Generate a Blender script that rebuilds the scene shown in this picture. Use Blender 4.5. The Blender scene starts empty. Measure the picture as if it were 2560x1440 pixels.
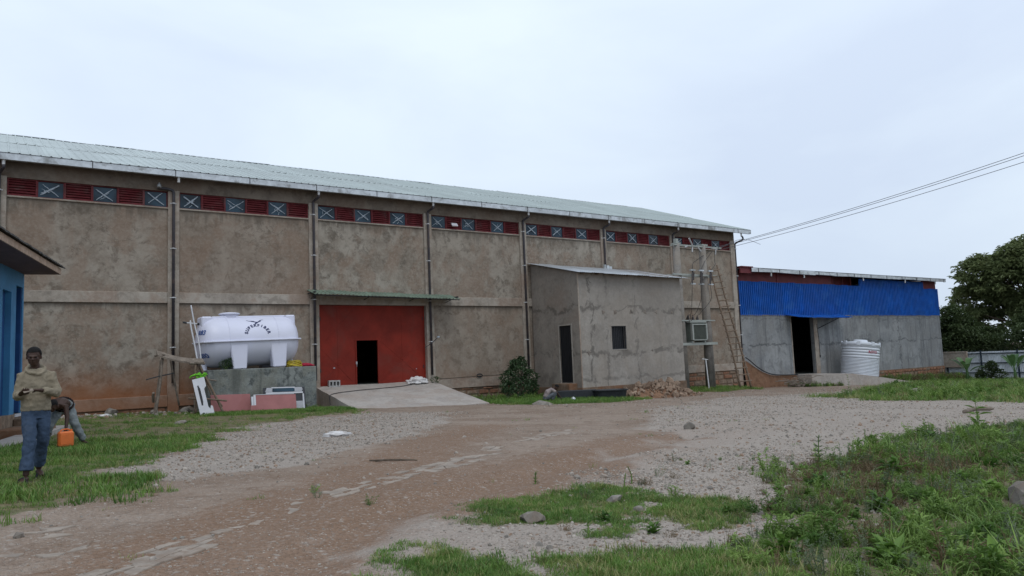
import bpy, bmesh, math, random
import numpy as np
from mathutils import Vector, Matrix, Euler, noise as mnoise
R = math.radians
random.seed(7); rng = np.random.default_rng(7)
S = bpy.context.scene
COL = S.collection

# ------------------------------------------------------------------ camera, sky, sun, exposure
CAM = Vector((-6.2363, -32.9777, 1.2037))
yaw, pit, rol = 0.6115, 0.0947, -0.0396
fw = Vector((math.sin(yaw)*math.cos(pit), math.cos(yaw)*math.cos(pit), math.sin(pit)))
rt = Vector((math.cos(yaw), -math.sin(yaw), 0.0)); up = rt.cross(fw)
r2 = math.cos(rol)*rt + math.sin(rol)*up; u2 = -math.sin(rol)*rt + math.cos(rol)*up
cd = bpy.data.cameras.new('camera'); cam = bpy.data.objects.new('camera', cd); COL.objects.link(cam)
cd.sensor_width = 36.0; cd.lens = 1850/2560*36.0; cd.clip_start = 0.05; cd.clip_end = 3000
m3 = Matrix((r2, u2, -fw)).transposed().to_4x4(); m3.translation = CAM; cam.matrix_world = m3
S.camera = cam
S.view_settings.view_transform = 'Standard'; S.view_settings.look = 'None'
S.view_settings.exposure = 0.0; S.view_settings.gamma = 1.0; S.view_settings.use_curve_mapping = False
S.render.resolution_x = 1024; S.render.resolution_y = 576
S.cycles.max_bounces = 4; S.cycles.diffuse_bounces = 2; S.cycles.glossy_bounces = 2; S.cycles.transmission_bounces = 2
S.cycles.use_denoising = True

SUN_EL, SUN_AZ = R(58), R(200)      # azimuth from +y towards +x
sdir = Vector((math.sin(SUN_AZ)*math.cos(SUN_EL), math.cos(SUN_AZ)*math.cos(SUN_EL), math.sin(SUN_EL)))
W = bpy.data.worlds.new('World'); S.world = W; W.use_nodes = True
wt = W.node_tree; wt.nodes.clear()
def wn(t, **k):
    n = wt.nodes.new(t)
    for a, b in k.items(): setattr(n, a, b)
    return n
sky = wn('ShaderNodeTexSky', sky_type='NISHITA', sun_disc=False)
sky.sun_elevation = SUN_EL; sky.sun_rotation = SUN_AZ; sky.altitude = 1800; sky.air_density = 1.0; sky.dust_density = 2.0
wc = wn('ShaderNodeTexCoord'); wm = wn('ShaderNodeMapping'); wm.inputs['Scale'].default_value = (1.0, 1.0, 2.4)
wt.links.new(wc.outputs['Generated'], wm.inputs['Vector'])
cn = wn('ShaderNodeTexNoise'); cn.inputs['Scale'].default_value = 1.7; cn.inputs['Detail'].default_value = 6; cn.inputs['Roughness'].default_value = .5; cn.inputs['Distortion'].default_value = .4
wt.links.new(wm.outputs[0], cn.inputs['Vector'])
cr = wn('ShaderNodeValToRGB'); cr.color_ramp.elements[0].position = .36; cr.color_ramp.elements[1].position = .66
cr.color_ramp.elements[0].color = (7.0, 8.05, 9.7, 1); cr.color_ramp.elements[1].color = (8.4, 9.55, 10.75, 1)
wt.links.new(cn.outputs['Fac'], cr.inputs[0])
# the overcast deck is paler overhead than low down
sep = wn('ShaderNodeSeparateXYZ'); wt.links.new(wc.outputs['Generated'], sep.inputs[0])
er = wn('ShaderNodeMapRange'); er.inputs['From Min'].default_value = .02; er.inputs['From Max'].default_value = .5
er.inputs['To Min'].default_value = .92; er.inputs['To Max'].default_value = 1.14
wt.links.new(sep.outputs['Z'], er.inputs['Value'])
mul = wn('ShaderNodeMix', data_type='RGBA', blend_type='MULTIPLY'); mul.inputs['Factor'].default_value = 1
wt.links.new(cr.outputs[0], mul.inputs['A']); wt.links.new(er.outputs[0], mul.inputs['B'])
mx = wn('ShaderNodeMix', data_type='RGBA'); mx.inputs['Factor'].default_value = .9
wt.links.new(sky.outputs[0], mx.inputs['A']); wt.links.new(mul.outputs['Result'], mx.inputs['B'])
bg = wn('ShaderNodeBackground'); bg.inputs['Strength'].default_value = 0.1
wo = wn('ShaderNodeOutputWorld'); wt.links.new(mx.outputs['Result'], bg.inputs['Color']); wt.links.new(bg.outputs[0], wo.inputs[0])
sl = bpy.data.lights.new('sun', 'SUN'); sl.energy = 0.85; sl.angle = R(30); sl.color = (1.0, .96, .9)
so = bpy.data.objects.new('sun', sl); COL.objects.link(so); so.rotation_euler = (-sdir).to_track_quat('-Z', 'Y').to_euler(); so.location = (0, 0, 60)

# ------------------------------------------------------------------ materials
MATS = {}
class NT:
    def __init__(s, name):
        s.m = bpy.data.materials.new(name); s.m.use_nodes = True; s.t = s.m.node_tree; s.t.nodes.clear()
        s.out = s.t.nodes.new('ShaderNodeOutputMaterial'); s.p = s.t.nodes.new('ShaderNodeBsdfPrincipled')
        s.t.links.new(s.p.outputs[0], s.out.inputs[0]); s.geo = s.t.nodes.new('ShaderNodeNewGeometry'); MATS[name] = s.m
    def n(s, t, ins=None, **k):
        n = s.t.nodes.new(t)
        for a, b in k.items(): setattr(n, a, b)
        for a, b in (ins or {}).items(): s.put(n.inputs[a], b)
        return n
    def put(s, sock, v):
        if hasattr(v, 'links') and hasattr(v, 'is_output'): s.t.links.new(v, sock)
        else:
            if isinstance(v, (tuple, list)) and len(v) == 3 and sock.type == 'RGBA': v = (*v, 1)
            sock.default_value = v
    def pos(s, scale=(1, 1, 1), loc=(0, 0, 0), rot=(0, 0, 0), src=None):
        return s.n('ShaderNodeMapping', {'Vector': src or s.geo.outputs['Position'], 'Scale': scale, 'Location': loc, 'Rotation': rot}).outputs[0]
    def noise(s, scale, detail=5, rough=.55, dist=0., vec=None, out='Fac'):
        return s.n('ShaderNodeTexNoise', {'Vector': vec or s.geo.outputs['Position'], 'Scale': scale, 'Detail': detail, 'Roughness': rough, 'Distortion': dist}).outputs[out]
    def vor(s, scale, feature='DISTANCE_TO_EDGE', vec=None, out='Distance'):
        return s.n('ShaderNodeTexVoronoi', {'Vector': vec or s.geo.outputs['Position'], 'Scale': scale}, feature=feature).outputs[out]
    def rng(s, v, a, b, c=0., d=1.):
        return s.n('ShaderNodeMapRange', {'Value': v, 'From Min': a, 'From Max': b, 'To Min': c, 'To Max': d}, interpolation_type='SMOOTHSTEP').outputs[0]
    def mix(s, f, a, b, bt='MIX'):
        n = s.n('ShaderNodeMix', data_type='RGBA', blend_type=bt); s.put(n.inputs['Factor'], f); s.put(n.inputs['A'], a); s.put(n.inputs['B'], b); return n.outputs['Result']
    def math(s, op, a, b=0.):
        n = s.n('ShaderNodeMath', operation=op); s.put(n.inputs[0], a); s.put(n.inputs[1], b); return n.outputs[0]
    def sepx(s, v=None):
        return s.n('ShaderNodeSeparateXYZ', {'Vector': v or s.geo.outputs['Position']}).outputs
    def bump(s, h, strength=.3, dist=.02):
        n = s.n('ShaderNodeBump', {'Height': h, 'Strength': strength, 'Distance': dist}); s.put(s.p.inputs['Normal'], n.outputs[0])
    def fin(s, col, rough=.8, spec=.3, metal=0.):
        s.put(s.p.inputs['Base Color'], col); s.put(s.p.inputs['Roughness'], rough); s.put(s.p.inputs['Specular IOR Level'], spec); s.put(s.p.inputs['Metallic'], metal); return s.m

def simple(name, col, rough=.7, var=.25, scale=3., spec=.3, metal=0., bump=.15, bscale=40., dirt=None, dirtamt=.5, rnd=0.):
    t = NT(name); c2 = tuple(c*(1-var) for c in col)
    c = t.mix(t.rng(t.noise(scale, 4, .65, .3), .35, .68), c2, col)
    if dirt: c = t.mix(t.math('MULTIPLY', t.rng(t.noise(scale*.6, 4, .68, .5, vec=t.pos(loc=(7, 3, 1))), .48, .7), dirtamt), c, dirt)
    if rnd: c = t.mix(t.math('MULTIPLY', t.n('ShaderNodeObjectInfo').outputs['Random'], rnd), c, tuple(x*.45+.02 for x in col))
    if bump: t.bump(t.noise(bscale, 2), bump, .01)
    return t.fin(c, rough, spec, metal)

def plaster(name, light, dark, stain, splash=None, crack=.5, streak=0., blot=.75, seed=0., sc=1.0, bands=(), stainamt=.75, pale=.3, bay=0., drips=()):
    t = NT(name); P = t.pos(loc=(seed, seed*.7, seed*.3))
    n1 = t.noise(.6*sc, 5, .7, .3, P); n2 = t.noise(1.7*sc, 5, .7, .45, P); n3 = t.noise(7*sc, 3, .65, .2, P)
    c = t.mix(t.rng(n1, .38, .62), dark, light)
    c = t.mix(t.math('MULTIPLY', t.rng(n2, .48, .64), blot), c, tuple(x*.55 for x in dark))
    c = t.mix(t.math('MULTIPLY', t.rng(t.noise(.5*sc, 4, .7, .4, t.pos(loc=(seed+9, 4, 2), scale=(1, 1, .8))), .46, .62), stainamt), c, stain)
    c = t.mix(t.math('MULTIPLY', t.rng(n3, .42, .7), pale), c, tuple(x*1.22 for x in light))
    if streak:
        vs = t.pos(scale=(2.2, 2.2, .16), loc=(seed, 0, 0))
        c = t.mix(t.math('MULTIPLY', t.rng(t.noise(1.0, 5, .65, .4, vs), .5, .68), streak), c, tuple(x*.5 for x in dark))
    xyz = t.sepx()
    if bay:
        wn_ = t.n('ShaderNodeTexWhiteNoise', {'W': t.math('FLOOR', t.math('ADD', t.math('DIVIDE', xyz[0], bay), t.math('MULTIPLY', t.math('GREATER_THAN', xyz[2], 4.2), 37.)))}, noise_dimensions='1D')
        c = t.mix(t.math('MULTIPLY', wn_.outputs['Value'], .38), c, stain); c = t.mix(t.math('MULTIPLY', t.sepx(wn_.outputs['Color'])[1], .25), c, light)
    for zt, L in drips:
        # run-off marks below a ledge
        dn = t.noise(1.0, 4, .7, .3, t.pos(scale=(3.2, 3.2, .12), loc=(seed+zt, 0, 0))); q = t.math('SUBTRACT', zt, xyz[2])
        f = t.math('MULTIPLY', t.rng(t.math('ADD', q, t.math('MULTIPLY', t.math('SUBTRACT', dn, .5), -L*3.4)), 0., L, 1., 0.), t.math('MULTIPLY', t.math('GREATER_THAN', q, 0.), t.math('LESS_THAN', q, 3.)))
        c = t.mix(t.math('MULTIPLY', f, .55), c, tuple(x*.5 for x in dark))
    for ax, at, wd, k in bands:
        # damp, ragged day-work joint in the render
        q = t.math('ADD', t.math('SUBTRACT', xyz[ax], at), t.math('MULTIPLY', t.math('SUBTRACT', t.noise(.55+.03*at, 5, .62, .8, t.pos(loc=(seed+at, at*2, at))), .5), wd*13))
        f = t.math('MULTIPLY', t.rng(t.math('ABSOLUTE', q), wd*.3, wd*1.1, 1., 0.), t.rng(n2, .36, .55))
        c = t.mix(t.math('MULTIPLY', t.rng(q, -.02, .02), .16*k), c, tuple(x*.72 for x in dark))
        c = t.mix(t.math('MULTIPLY', f, k), c, tuple(x*.45 for x in dark))
    if crack:
        wv = t.n('ShaderNodeVectorMath', {0: P, 1: t.n('ShaderNodeVectorMath', {0: t.noise(2.6, 4, .65, 0, P, 'Color'), 1: (.8, .8, .8)}, operation='MULTIPLY').outputs[0]}, operation='ADD').outputs[0]
        e = t.rng(t.vor(1.15, vec=wv), .002, .03, 1., 0.)
        e = t.math('MULTIPLY', e, t.rng(t.noise(.7, 3, .5, 0, t.pos(loc=(3+seed, 8, 5))), .45, .62))
        c = t.mix(t.math('MULTIPLY', e, crack), c, tuple(x*.55 for x in dark))
    if splash:
        # red soil thrown up on the foot of the wall by rain: colour, z of ground at x=0, height, strength, fade along x
        col, z0, h, k, xf = splash
        x, y, z = xyz
        hz = t.math('ADD', z, t.math('MULTIPLY', x, .029))
        f = t.rng(t.math('ADD', hz, t.math('MULTIPLY', t.noise(1.1, 4, .6, .4), -1.1)), z0-.55, z0+h-.55, 1., 0.)
        f = t.math('MULTIPLY', f, k)
        if xf: f = t.math('MULTIPLY', f, t.rng(x, xf[0], xf[1], 1., xf[2]))
        c = t.mix(f, c, col)
    t.bump(t.noise(6, 2, .7, 0, P), .45, .03)
    return t.fin(c, .9, .12)

C_WALL = ((.325, .292, .244), (.200, .168, .134), (.215, .145, .103))
RED = (.235, .090, .036)
plaster('warehouse_plaster', *C_WALL, splash=(RED, -.42, 2.4, 1.0, (1.0, 9.0, .22)), crack=.5, blot=.85, stainamt=.62, sc=1.2, bay=6., drips=((8.0, .5), (4.03, .35)))
plaster('pilaster_plaster', (.375, .332, .282), (.275, .236, .196), (.27, .20, .155), splash=(RED, -.42, 1.9, .75, (1.0, 9.0, .3)), crack=0, blot=.5, seed=5)
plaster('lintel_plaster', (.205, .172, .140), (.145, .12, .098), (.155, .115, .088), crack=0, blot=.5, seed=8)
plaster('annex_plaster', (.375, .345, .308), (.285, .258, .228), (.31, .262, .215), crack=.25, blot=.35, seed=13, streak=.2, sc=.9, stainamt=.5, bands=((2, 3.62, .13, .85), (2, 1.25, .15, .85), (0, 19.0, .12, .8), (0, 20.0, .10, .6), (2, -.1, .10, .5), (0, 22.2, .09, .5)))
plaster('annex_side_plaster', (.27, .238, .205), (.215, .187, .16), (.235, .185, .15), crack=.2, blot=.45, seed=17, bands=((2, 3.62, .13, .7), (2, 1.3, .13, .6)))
plaster('shed_plaster', (.295, .30, .30), (.205, .212, .218), (.22, .218, .212), splash=((.2, .10, .05), -.6, .9, .4, None), crack=.1, blot=.6, seed=21, streak=.8, sc=.8, bands=((2, 1.45, .10, .8), (0, 57.5, .14, .7), (0, 40.6, .10, .35), (0, 61.5, .1, .5), (0, 50.2, .1, .45), (2, 3.3, .10, .5)))
plaster('platform_concrete', (.255, .268, .25), (.135, .148, .143), (.19, .19, .16), crack=.1, blot=.95, seed=31, streak=.55, sc=2.2)
plaster('ramp_concrete', (.40, .362, .328), (.325, .290, .262), (.335, .27, .225), crack=.15, blot=.25, seed=37, sc=1.6, stainamt=.5)
plaster('foundation_mortar', (.22, .16, .115), (.14, .098, .07), (.19, .088, .045), crack=.1, blot=.6, seed=41)
plaster('red_soil', (.215, .125, .078), (.15, .082, .05), (.185, .098, .06), crack=0, blot=.6, seed=43, sc=2)
plaster('pole_concrete', (.27, .25, .228), (.20, .185, .17), (.225, .195, .16), crack=0, blot=.4, seed=47, sc=2, streak=.5)
simple('stone_brown', (.27, .20, .145), .9, .45, 4, bump=.5, bscale=18, dirt=(.2, .1, .06))
simple('stone_red', (.30, .15, .09), .9, .45, 4, bump=.5, bscale=18, dirt=(.12, .07, .05))
simple('rubble_stone', (.30, .215, .155), .9, .4, 5, bump=.5, bscale=25, dirt=(.25, .15, .10))
simple('flag_stone', (.325, .27, .222), .85, .3, 5, bump=.5, bscale=22, dirt=(.215, .155, .115), dirtamt=.95)
simple('grey_rock', (.25, .225, .195), .9, .4, 6, bump=.6, bscale=25, dirt=(.2, .14, .1))
simple('gravel_stone', (.43, .38, .33), .9, .5, 9, bump=.3, bscale=40, dirt=(.3, .23, .17))
simple('roof_sheet', (.42, .475, .455), .42, .12, .5, .5, .15, bump=.05, bscale=6, dirt=(.33, .36, .34), dirtamt=.6, rnd=.28)
simple('galvanised', (.58, .61, .63), .35, .25, 2.5, .5, .45, bump=.12, bscale=9, dirt=(.20, .20, .19), dirtamt=.85)
simple('ridge_metal', (.75, .78, .8), .3, .1, 3, .5, .3, bump=0)
simple('annex_roof', (.55, .58, .61), .36, .15, 2, .5, .45, bump=.05, bscale=6, dirt=(.3, .3, .3))
simple('canopy_green', (.20, .265, .205), .45, .3, 2, .4, .1, bump=.05, dirt=(.12, .14, .1))
simple('pipe_dark', (.055, .050, .058), .5, .3, 3, .4, bump=0, dirt=(.13, .08, .055))
simple('pipe_white', (.62, .62, .62), .5, .2, 6, bump=0)
simple('strap_dark', (.05, .05, .055), .5, .2, 4, bump=0)
simple('louver_red', (.165, .030, .034), .6, .35, 3, .2, bump=.05, dirt=(.13, .07, .065), dirtamt=.7)
simple('gate_red', (.235, .024, .013), .6, .3, .8, .2, bump=.06, bscale=8, dirt=(.15, .034, .024), dirtamt=.8)
simple('shed_red', (.16, .028, .034), .6, .3, 1.5, bump=0, dirt=(.12, .03, .03))
simple('sheet_blue', (.006, .105, .47), .5, .3, 1.4, .18, bump=.04, dirt=(.03, .14, .42), dirtamt=.7, rnd=.3)
simple('house_blue', (.060, .235, .44), .6, .2, 1.5, bump=.08, dirt=(.05, .14, .3))
simple('house_blue_dark', (.02, .075, .22), .5, .25, 1.5, bump=.03)
simple('fascia_wood', (.50, .36, .27), .75, .3, 4, bump=.2, dirt=(.28, .17, .11))
simple('soffit', (.15, .10, .105), .8, .2, 2)
simple('tile_dark', (.10, .095, .09), .7, .5, 20, bump=.4)
simple('dark_metal', (.035, .037, .042), .55, .3, 3, bump=0)
simple('black_plastic', (.030, .033, .038), .45, .3, 5, bump=.05)
simple('wood_grey', (.25, .205, .165), .85, .4, 5, bump=.5, bscale=30, dirt=(.12, .09, .07))
simple('wood_pole', (.22, .16, .115), .8, .35, 5, bump=.3, bscale=30, dirt=(.2, .14, .1))
simple('tank_white', (.66, .665, .78), .4, .05, .8, .45, bump=0, dirt=(.62, .62, .68), dirtamt=.35)
simple('tank_cream', (.62, .65, .70), .42, .06, 1, .45, bump=0, dirt=(.5, .5, .48), dirtamt=.3)
simple('blue_ink', (.02, .03, .10), .6, .2, 30, bump=0)
simple('end_ink', (.04, .10, .32), .6, .2, 30, bump=0)
simple('red_ink', (.42, .03, .06), .6, .2, 30, bump=0)
simple('pink_board', (.37, .155, .15), .8, .15, 1.6, bump=.15, dirt=(.29, .11, .10), dirtamt=.6)
simple('white_plastic', (.58, .58, .61), .5, .08, 4, bump=.03, dirt=(.5, .48, .45), dirtamt=.4)
simple('sack_white', (.66, .64, .63), .8, .15, 8, bump=.3, bscale=60, dirt=(.45, .4, .36))
simple('green_cloth', (.15, .48, .03), .8, .25, 12, bump=.3)
simple('yellow_hose', (.55, .42, .04), .5, .25, 12, bump=0)
simple('red_cloth', (.40, .02, .05), .8, .3, 12, bump=.2)
simple('orange_plastic', (.72, .17, .035), .45, .15, 5, .4, bump=.05, dirt=(.5, .13, .05))
simple('block_concrete', (.42, .41, .40), .9, .25, 12, bump=.5, bscale=50)
simple('cable_black', (.03, .03, .032), .6, .2, 5, bump=0)
simple('wire_grey', (.10, .10, .11), .5, .2, 5, bump=0)
simple('transformer_green', (.17, .19, .165), .5, .2, 3, .4, bump=.03, dirt=(.1, .1, .09))
simple('transformer_trim', (.34, .36, .33), .5, .2, 3, .4, bump=0)
simple('insulator_brown', (.035, .022, .018), .25, .3, 9, .6, bump=0)
simple('insulator_white', (.38, .38, .38), .3, .1, 9, .6, bump=0)
simple('fence_sheet', (.66, .70, .74), .5, .15, 2, .4, .1, bump=0, dirt=(.38, .40, .43), rnd=.35)
simple('fence_frame', (.022, .035, .05), .55, .2, 5, bump=0)
simple('skin', (.055, .027, .018), .55, .2, 20, .35, bump=.05)
simple('skin_palm', (.16, .085, .06), .6, .2, 20, .3, bump=0)
simple('hair_black', (.010, .009, .009), .85, .2, 60, .2, bump=.6, bscale=160)
simple('sweater', (.275, .235, .172), .95, .2, 6, .1, bump=.3, bscale=120, dirt=(.20, .168, .12))
simple('jeans', (.060, .090, .145), .9, .35, 5, .1, bump=.3, bscale=90, dirt=(.10, .125, .165), dirtamt=.5)
simple('jeans_pale', (.24, .265, .27), .9, .25, 7, .1, bump=.3, bscale=90, dirt=(.14, .16, .17))
simple('shirt_grey', (.30, .25, .24), .95, .3, 10, .1, bump=.3)
simple('trousers_grey', (.12, .13, .145), .9, .3, 10, .1, bump=.2)
simple('dark_cloth', (.03, .022, .022), .9, .3, 10, .1, bump=.2)
simple('rubber_dark', (.028, .028, .033), .7, .2, 10, bump=0)
simple('bark', (.13, .10, .075), .95, .4, 6, bump=.7, bscale=14)
simple('smear_white', (.50, .56, .62), .8, .45, 25, bump=0)
simple('door_black', (.012, .013, .016), .5, .3, 4, bump=0)
t = NT('window_glass'); t.bump(t.noise(.9, 2), .08, .05)
t.fin(t.mix(t.rng(t.noise(.7, 3), .4, .6), (.008, .020, .032), (.026, .060, .090)), .10, .28)
def leafmat(name, a, b, tr=.25, rough=.5):
    t = NT(name); oi = t.n('ShaderNodeObjectInfo')
    f = t.math('ADD', t.math('MULTIPLY', t.noise(1.6, 3), .9), t.math('MULTIPLY', t.n('ShaderNodeTexWhiteNoise', {'Vector': t.pos(scale=(9, 9, 9))}).outputs[0], .25))
    f = t.math('ADD', f, t.math('MULTIPLY', oi.outputs['Random'], .25))
    c = t.mix(t.rng(f, .35, 1.0), a, b)
    t.fin(c, rough, .3)
    d = t.n('ShaderNodeBsdfTranslucent', {'Color': c}); ms = t.n('ShaderNodeMixShader', {0: tr, 1: t.p.outputs[0], 2: d.outputs[0]})
    t.t.links.new(ms.outputs[0], t.out.inputs[0]); return t.m
leafmat('leaf_tree', (.085, .118, .045), (.225, .260, .115), .4)
leafmat('leaf_dark', (.042, .066, .027), (.115, .155, .062), .35)
leafmat('leaf_bush', (.020, .046, .018), (.075, .12, .055), .15, .35)
leafmat('leaf_banana', (.045, .105, .035), (.12, .21, .075), .3, .4)
leafmat('grass_green', (.048, .120, .020), (.175, .290, .056), .3)
leafmat('grass_olive', (.16, .175, .052), (.33, .325, .13), .3)
leafmat('weed_green', (.062, .140, .026), (.250, .360, .090), .3)
leafmat('weed_brown', (.12, .088, .048), (.23, .17, .095), .2)
leafmat('weed_grey', (.085, .125, .062), (.22, .26, .155), .2)

# ------------------------------------------------------------------ mesh helpers
class MB:
    def __init__(s): s.v = []; s.f = []; s.mi = []; s.cur = 0
    def add(s, vs, fs):
        o = len(s.v); s.v.extend([tuple(v) for v in vs])
        for f in fs: s.f.append(tuple(i+o for i in f)); s.mi.append(s.cur)
    def box(s, x0, x1, y0, y1, z0, z1, M=None):
        vs = [(x0,y0,z0),(x1,y0,z0),(x1,y1,z0),(x0,y1,z0),(x0,y0,z1),(x1,y0,z1),(x1,y1,z1),(x0,y1,z1)]
        if M is not None: vs = [M @ Vector(v) for v in vs]
        s.add(vs, [(0,3,2,1),(4,5,6,7),(0,1,5,4),(1,2,6,5),(2,3,7,6),(3,0,4,7)]); return s
    def quad(s, a, b, c, d): s.add([a,b,c,d], [(0,1,2,3)]); return s
    def tube(s, pts, r, n=8, caps=True, ref=None, sx=1., sy=1.):
        pts = [Vector(p) for p in pts]; m = len(pts)
        rs = r if isinstance(r, (list, tuple)) else [r]*m
        o = len(s.v); prev = None
        for i, p in enumerate(pts):
            d = (pts[min(i+1, m-1)]-pts[max(i-1, 0)]).normalized()
            if prev is None:
                a = Vector(ref) if ref else (Vector((0, 0, 1)) if abs(d.z) < .9 else Vector((1, 0, 0)))
                u = (a-d*a.dot(d)).normalized()
            else: u = (prev-d*prev.dot(d)).normalized()
            prev = u; w = d.cross(u); rr = rs[i]
            ru, rw = (rr if isinstance(rr, (tuple, list)) else (rr*sx, rr*sy))
            for k in range(n):
                t = 2*math.pi*k/n; s.v.append(tuple(p+u*(ru*math.cos(t))+w*(rw*math.sin(t))))
        for i in range(m-1):
            for k in range(n):
                a = o+i*n+k; b = o+i*n+(k+1) % n; s.f.append((a, b, b+n, a+n)); s.mi.append(s.cur)
        if caps:
            s.f.append(tuple(o+k for k in range(n-1, -1, -1))); s.f.append(tuple(o+(m-1)*n+k for k in range(n))); s.mi += [s.cur]*2
        return s
    def ell(s, c, r, nu=12, nv=8, M=None):
        c = Vector(c); vs = []; fs = []
        for j in range(nv+1):
            ph = math.pi*j/nv-math.pi/2
            for k in range(nu):
                t = 2*math.pi*k/nu; q = Vector((r[0]*math.cos(ph)*math.cos(t), r[1]*math.cos(ph)*math.sin(t), r[2]*math.sin(ph)))
                vs.append(c+(M @ q if M is not None else q))
        for j in range(nv):
            for k in range(nu): fs.append((j*nu+k, j*nu+(k+1) % nu, (j+1)*nu+(k+1) % nu, (j+1)*nu+k))
        s.add(vs, fs); return s
    def prism(s, poly, z0, z1):
        n = len(poly); vs = [(x, y, z0) for x, y in poly]+[(x, y, z1) for x, y in poly]
        fs = [tuple(range(n-1, -1, -1)), tuple(range(n, 2*n))]+[(i, (i+1) % n, (i+1) % n+n, i+n) for i in range(n)]
        s.add(vs, fs); return s
    def lathe(s, prof, n=32, c=(0, 0, 0)):
        vs = []; fs = []
        for r, z in prof:
            for k in range(n):
                t = 2*math.pi*k/n; vs.append((c[0]+r*math.cos(t), c[1]+r*math.sin(t), c[2]+z))
        for i in range(len(prof)-1):
            for k in range(n): fs.append((i*n+k, i*n+(k+1) % n, (i+1)*n+(k+1) % n, (i+1)*n+k))
        s.add(vs, fs); return s
    def mesh(s, name, mats, smooth=False, bevel=0.):
        me = bpy.data.meshes.new(name); me.from_pydata(s.v, [], s.f)
        for m in (mats if isinstance(mats, (list, tuple)) else [mats]): me.materials.append(MATS[m] if isinstance(m, str) else m)
        if any(s.mi): me.polygons.foreach_set('material_index', s.mi)
        if bevel:
            bm = bmesh.new(); bm.from_mesh(me); bmesh.ops.remove_doubles(bm, verts=bm.verts, dist=1e-5)
            bmesh.ops.bevel(bm, geom=[e for e in bm.edges if e.calc_face_angle(0) > .5], offset=bevel, segments=1, affect='EDGES')
            bm.to_mesh(me); bm.free()
        if smooth: me.polygons.foreach_set('use_smooth', [True]*len(me.polygons))
        me.update(); return me
def link(name, data, parent=None, loc=(0, 0, 0), rot=None):
    o = bpy.data.objects.new(name, data); COL.objects.link(o); o.location = loc
    if rot is not None: o.rotation_euler = rot
    if parent is not None: o.parent = parent
    return o
def tag(o, label=None, cat=None, group=None, kind=None):
    for k, v in (('label', label), ('category', cat), ('group', group), ('kind', kind)):
        if v: o[k] = v
    return o
def thing(name, label, cat, loc=(0, 0, 0), rot=None, group=None):
    return tag(link(name, None, None, loc, rot), label, cat, group)
def part(name, mb, mats, parent, smooth=False, bevel=0., world=True, label=None):
    """mesh given in world coordinates under an unrotated root (world=True) or in the parent's own coordinates"""
    me = mb if isinstance(mb, bpy.types.Mesh) else mb.mesh(name, mats, smooth, bevel)
    loc = (0, 0, 0)
    if world and parent is not None and parent.type == 'EMPTY': loc = tuple(-c for c in parent.location)
    o = link(name, me, parent, loc)
    if label: o['label'] = label
    return o
def solo(name, mb, mats, label, cat, loc=(0, 0, 0), smooth=False, bevel=0., group=None, rot=None):
    me = mb if isinstance(mb, bpy.types.Mesh) else mb.mesh(name, mats, smooth, bevel)
    return tag(link(name, me, None, loc, rot), label, cat, group)
def catmull(pts, n=6):
    pts = [Vector(p) for p in pts]; out = []
    for i in range(len(pts)-1):
        p0 = pts[max(i-1, 0)]; p1 = pts[i]; p2 = pts[i+1]; p3 = pts[min(i+2, len(pts)-1)]
        for k in range(n):
            t = k/n; out.append(.5*((2*p1)+(p2-p0)*t+(2*p0-5*p1+4*p2-p3)*t*t+(3*p1-p0-3*p2+p3)*t**3))
    return out+[pts[-1]]
def U(a, b): return random.uniform(a, b)

# ------------------------------------------------------------------ terrain functions
def vnoise(x, y, seed=0):
    x = np.asarray(x, float); y = np.asarray(y, float); xi = np.floor(x).astype(np.int64); yi = np.floor(y).astype(np.int64)
    xf = x-xi; yf = y-yi; xf = xf*xf*(3-2*xf); yf = yf*yf*(3-2*yf)
    def h(a, b):
        v = (a*374761393+b*668265263+seed*974711) & 0x7fffffff; v = ((v ^ (v >> 13))*1274126177) & 0x7fffffff; return ((v ^ (v >> 16)) & 0xffff)/65535.
    return (h(xi, yi)*(1-xf)+h(xi+1, yi)*xf)*(1-yf)+(h(xi, yi+1)*(1-xf)+h(xi+1, yi+1)*xf)*yf
def fbm(x, y, o=4, seed=0):
    s = 0; a = .5; tot = 0
    for i in range(o): s = s+a*vnoise(np.asarray(x)*2**i, np.asarray(y)*2**i, seed+i); tot += a; a *= .55
    return s/tot
def gbase(x, y):
    t = np.clip((y+22)/14, 0, 1); t = t*t*(3-2*t)
    b = .22*np.exp(-((x-30)/3.5)**2-((y+2.5)/2.5)**2)
    far = np.clip((x-66)/40, 0, 1)
    return -.30-.029*np.clip(x, -60, 90)-.12*t+b
TRACK = [(-5.4, -29.6), (-4.66, -27.92), (-3.02, -26.38), (-.96, -25.45), (3.0, -23.6), (8, -21.5)]
def seg_d(x, y, pl):
    d = np.full(np.shape(x), 1e9)
    for (ax, ay), (bx, by) in zip(pl[:-1], pl[1:]):
        t = np.clip(((x-ax)*(bx-ax)+(y-ay)*(by-ay))/((bx-ax)**2+(by-ay)**2), 0, 1); d = np.minimum(d, np.hypot(x-ax-t*(bx-ax), y-ay-t*(by-ay)))
    return d
def gz(x, y):
    x = np.asarray(x, float); y = np.asarray(y, float)
    near = np.clip(1-(np.abs(x-5)+np.abs(y+15))/90, 0, 1)
    z = gbase(x, y)+near*((fbm(x*.35, y*.35, 3, 3)-.5)*.11+(fbm(x*1.5, y*1.5, 3, 9)-.5)*.045+(fbm(x*5, y*5, 2, 15)-.5)*.016)
    d = seg_d(x, y, TRACK)
    z = z-.05*np.exp(-((d-.05)/.22)**2)+.025*np.exp(-((d-.5)/.2)**2)
    return z
def gzf(x, y): return float(gz(np.array([x]), np.array([y]))[0])
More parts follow.
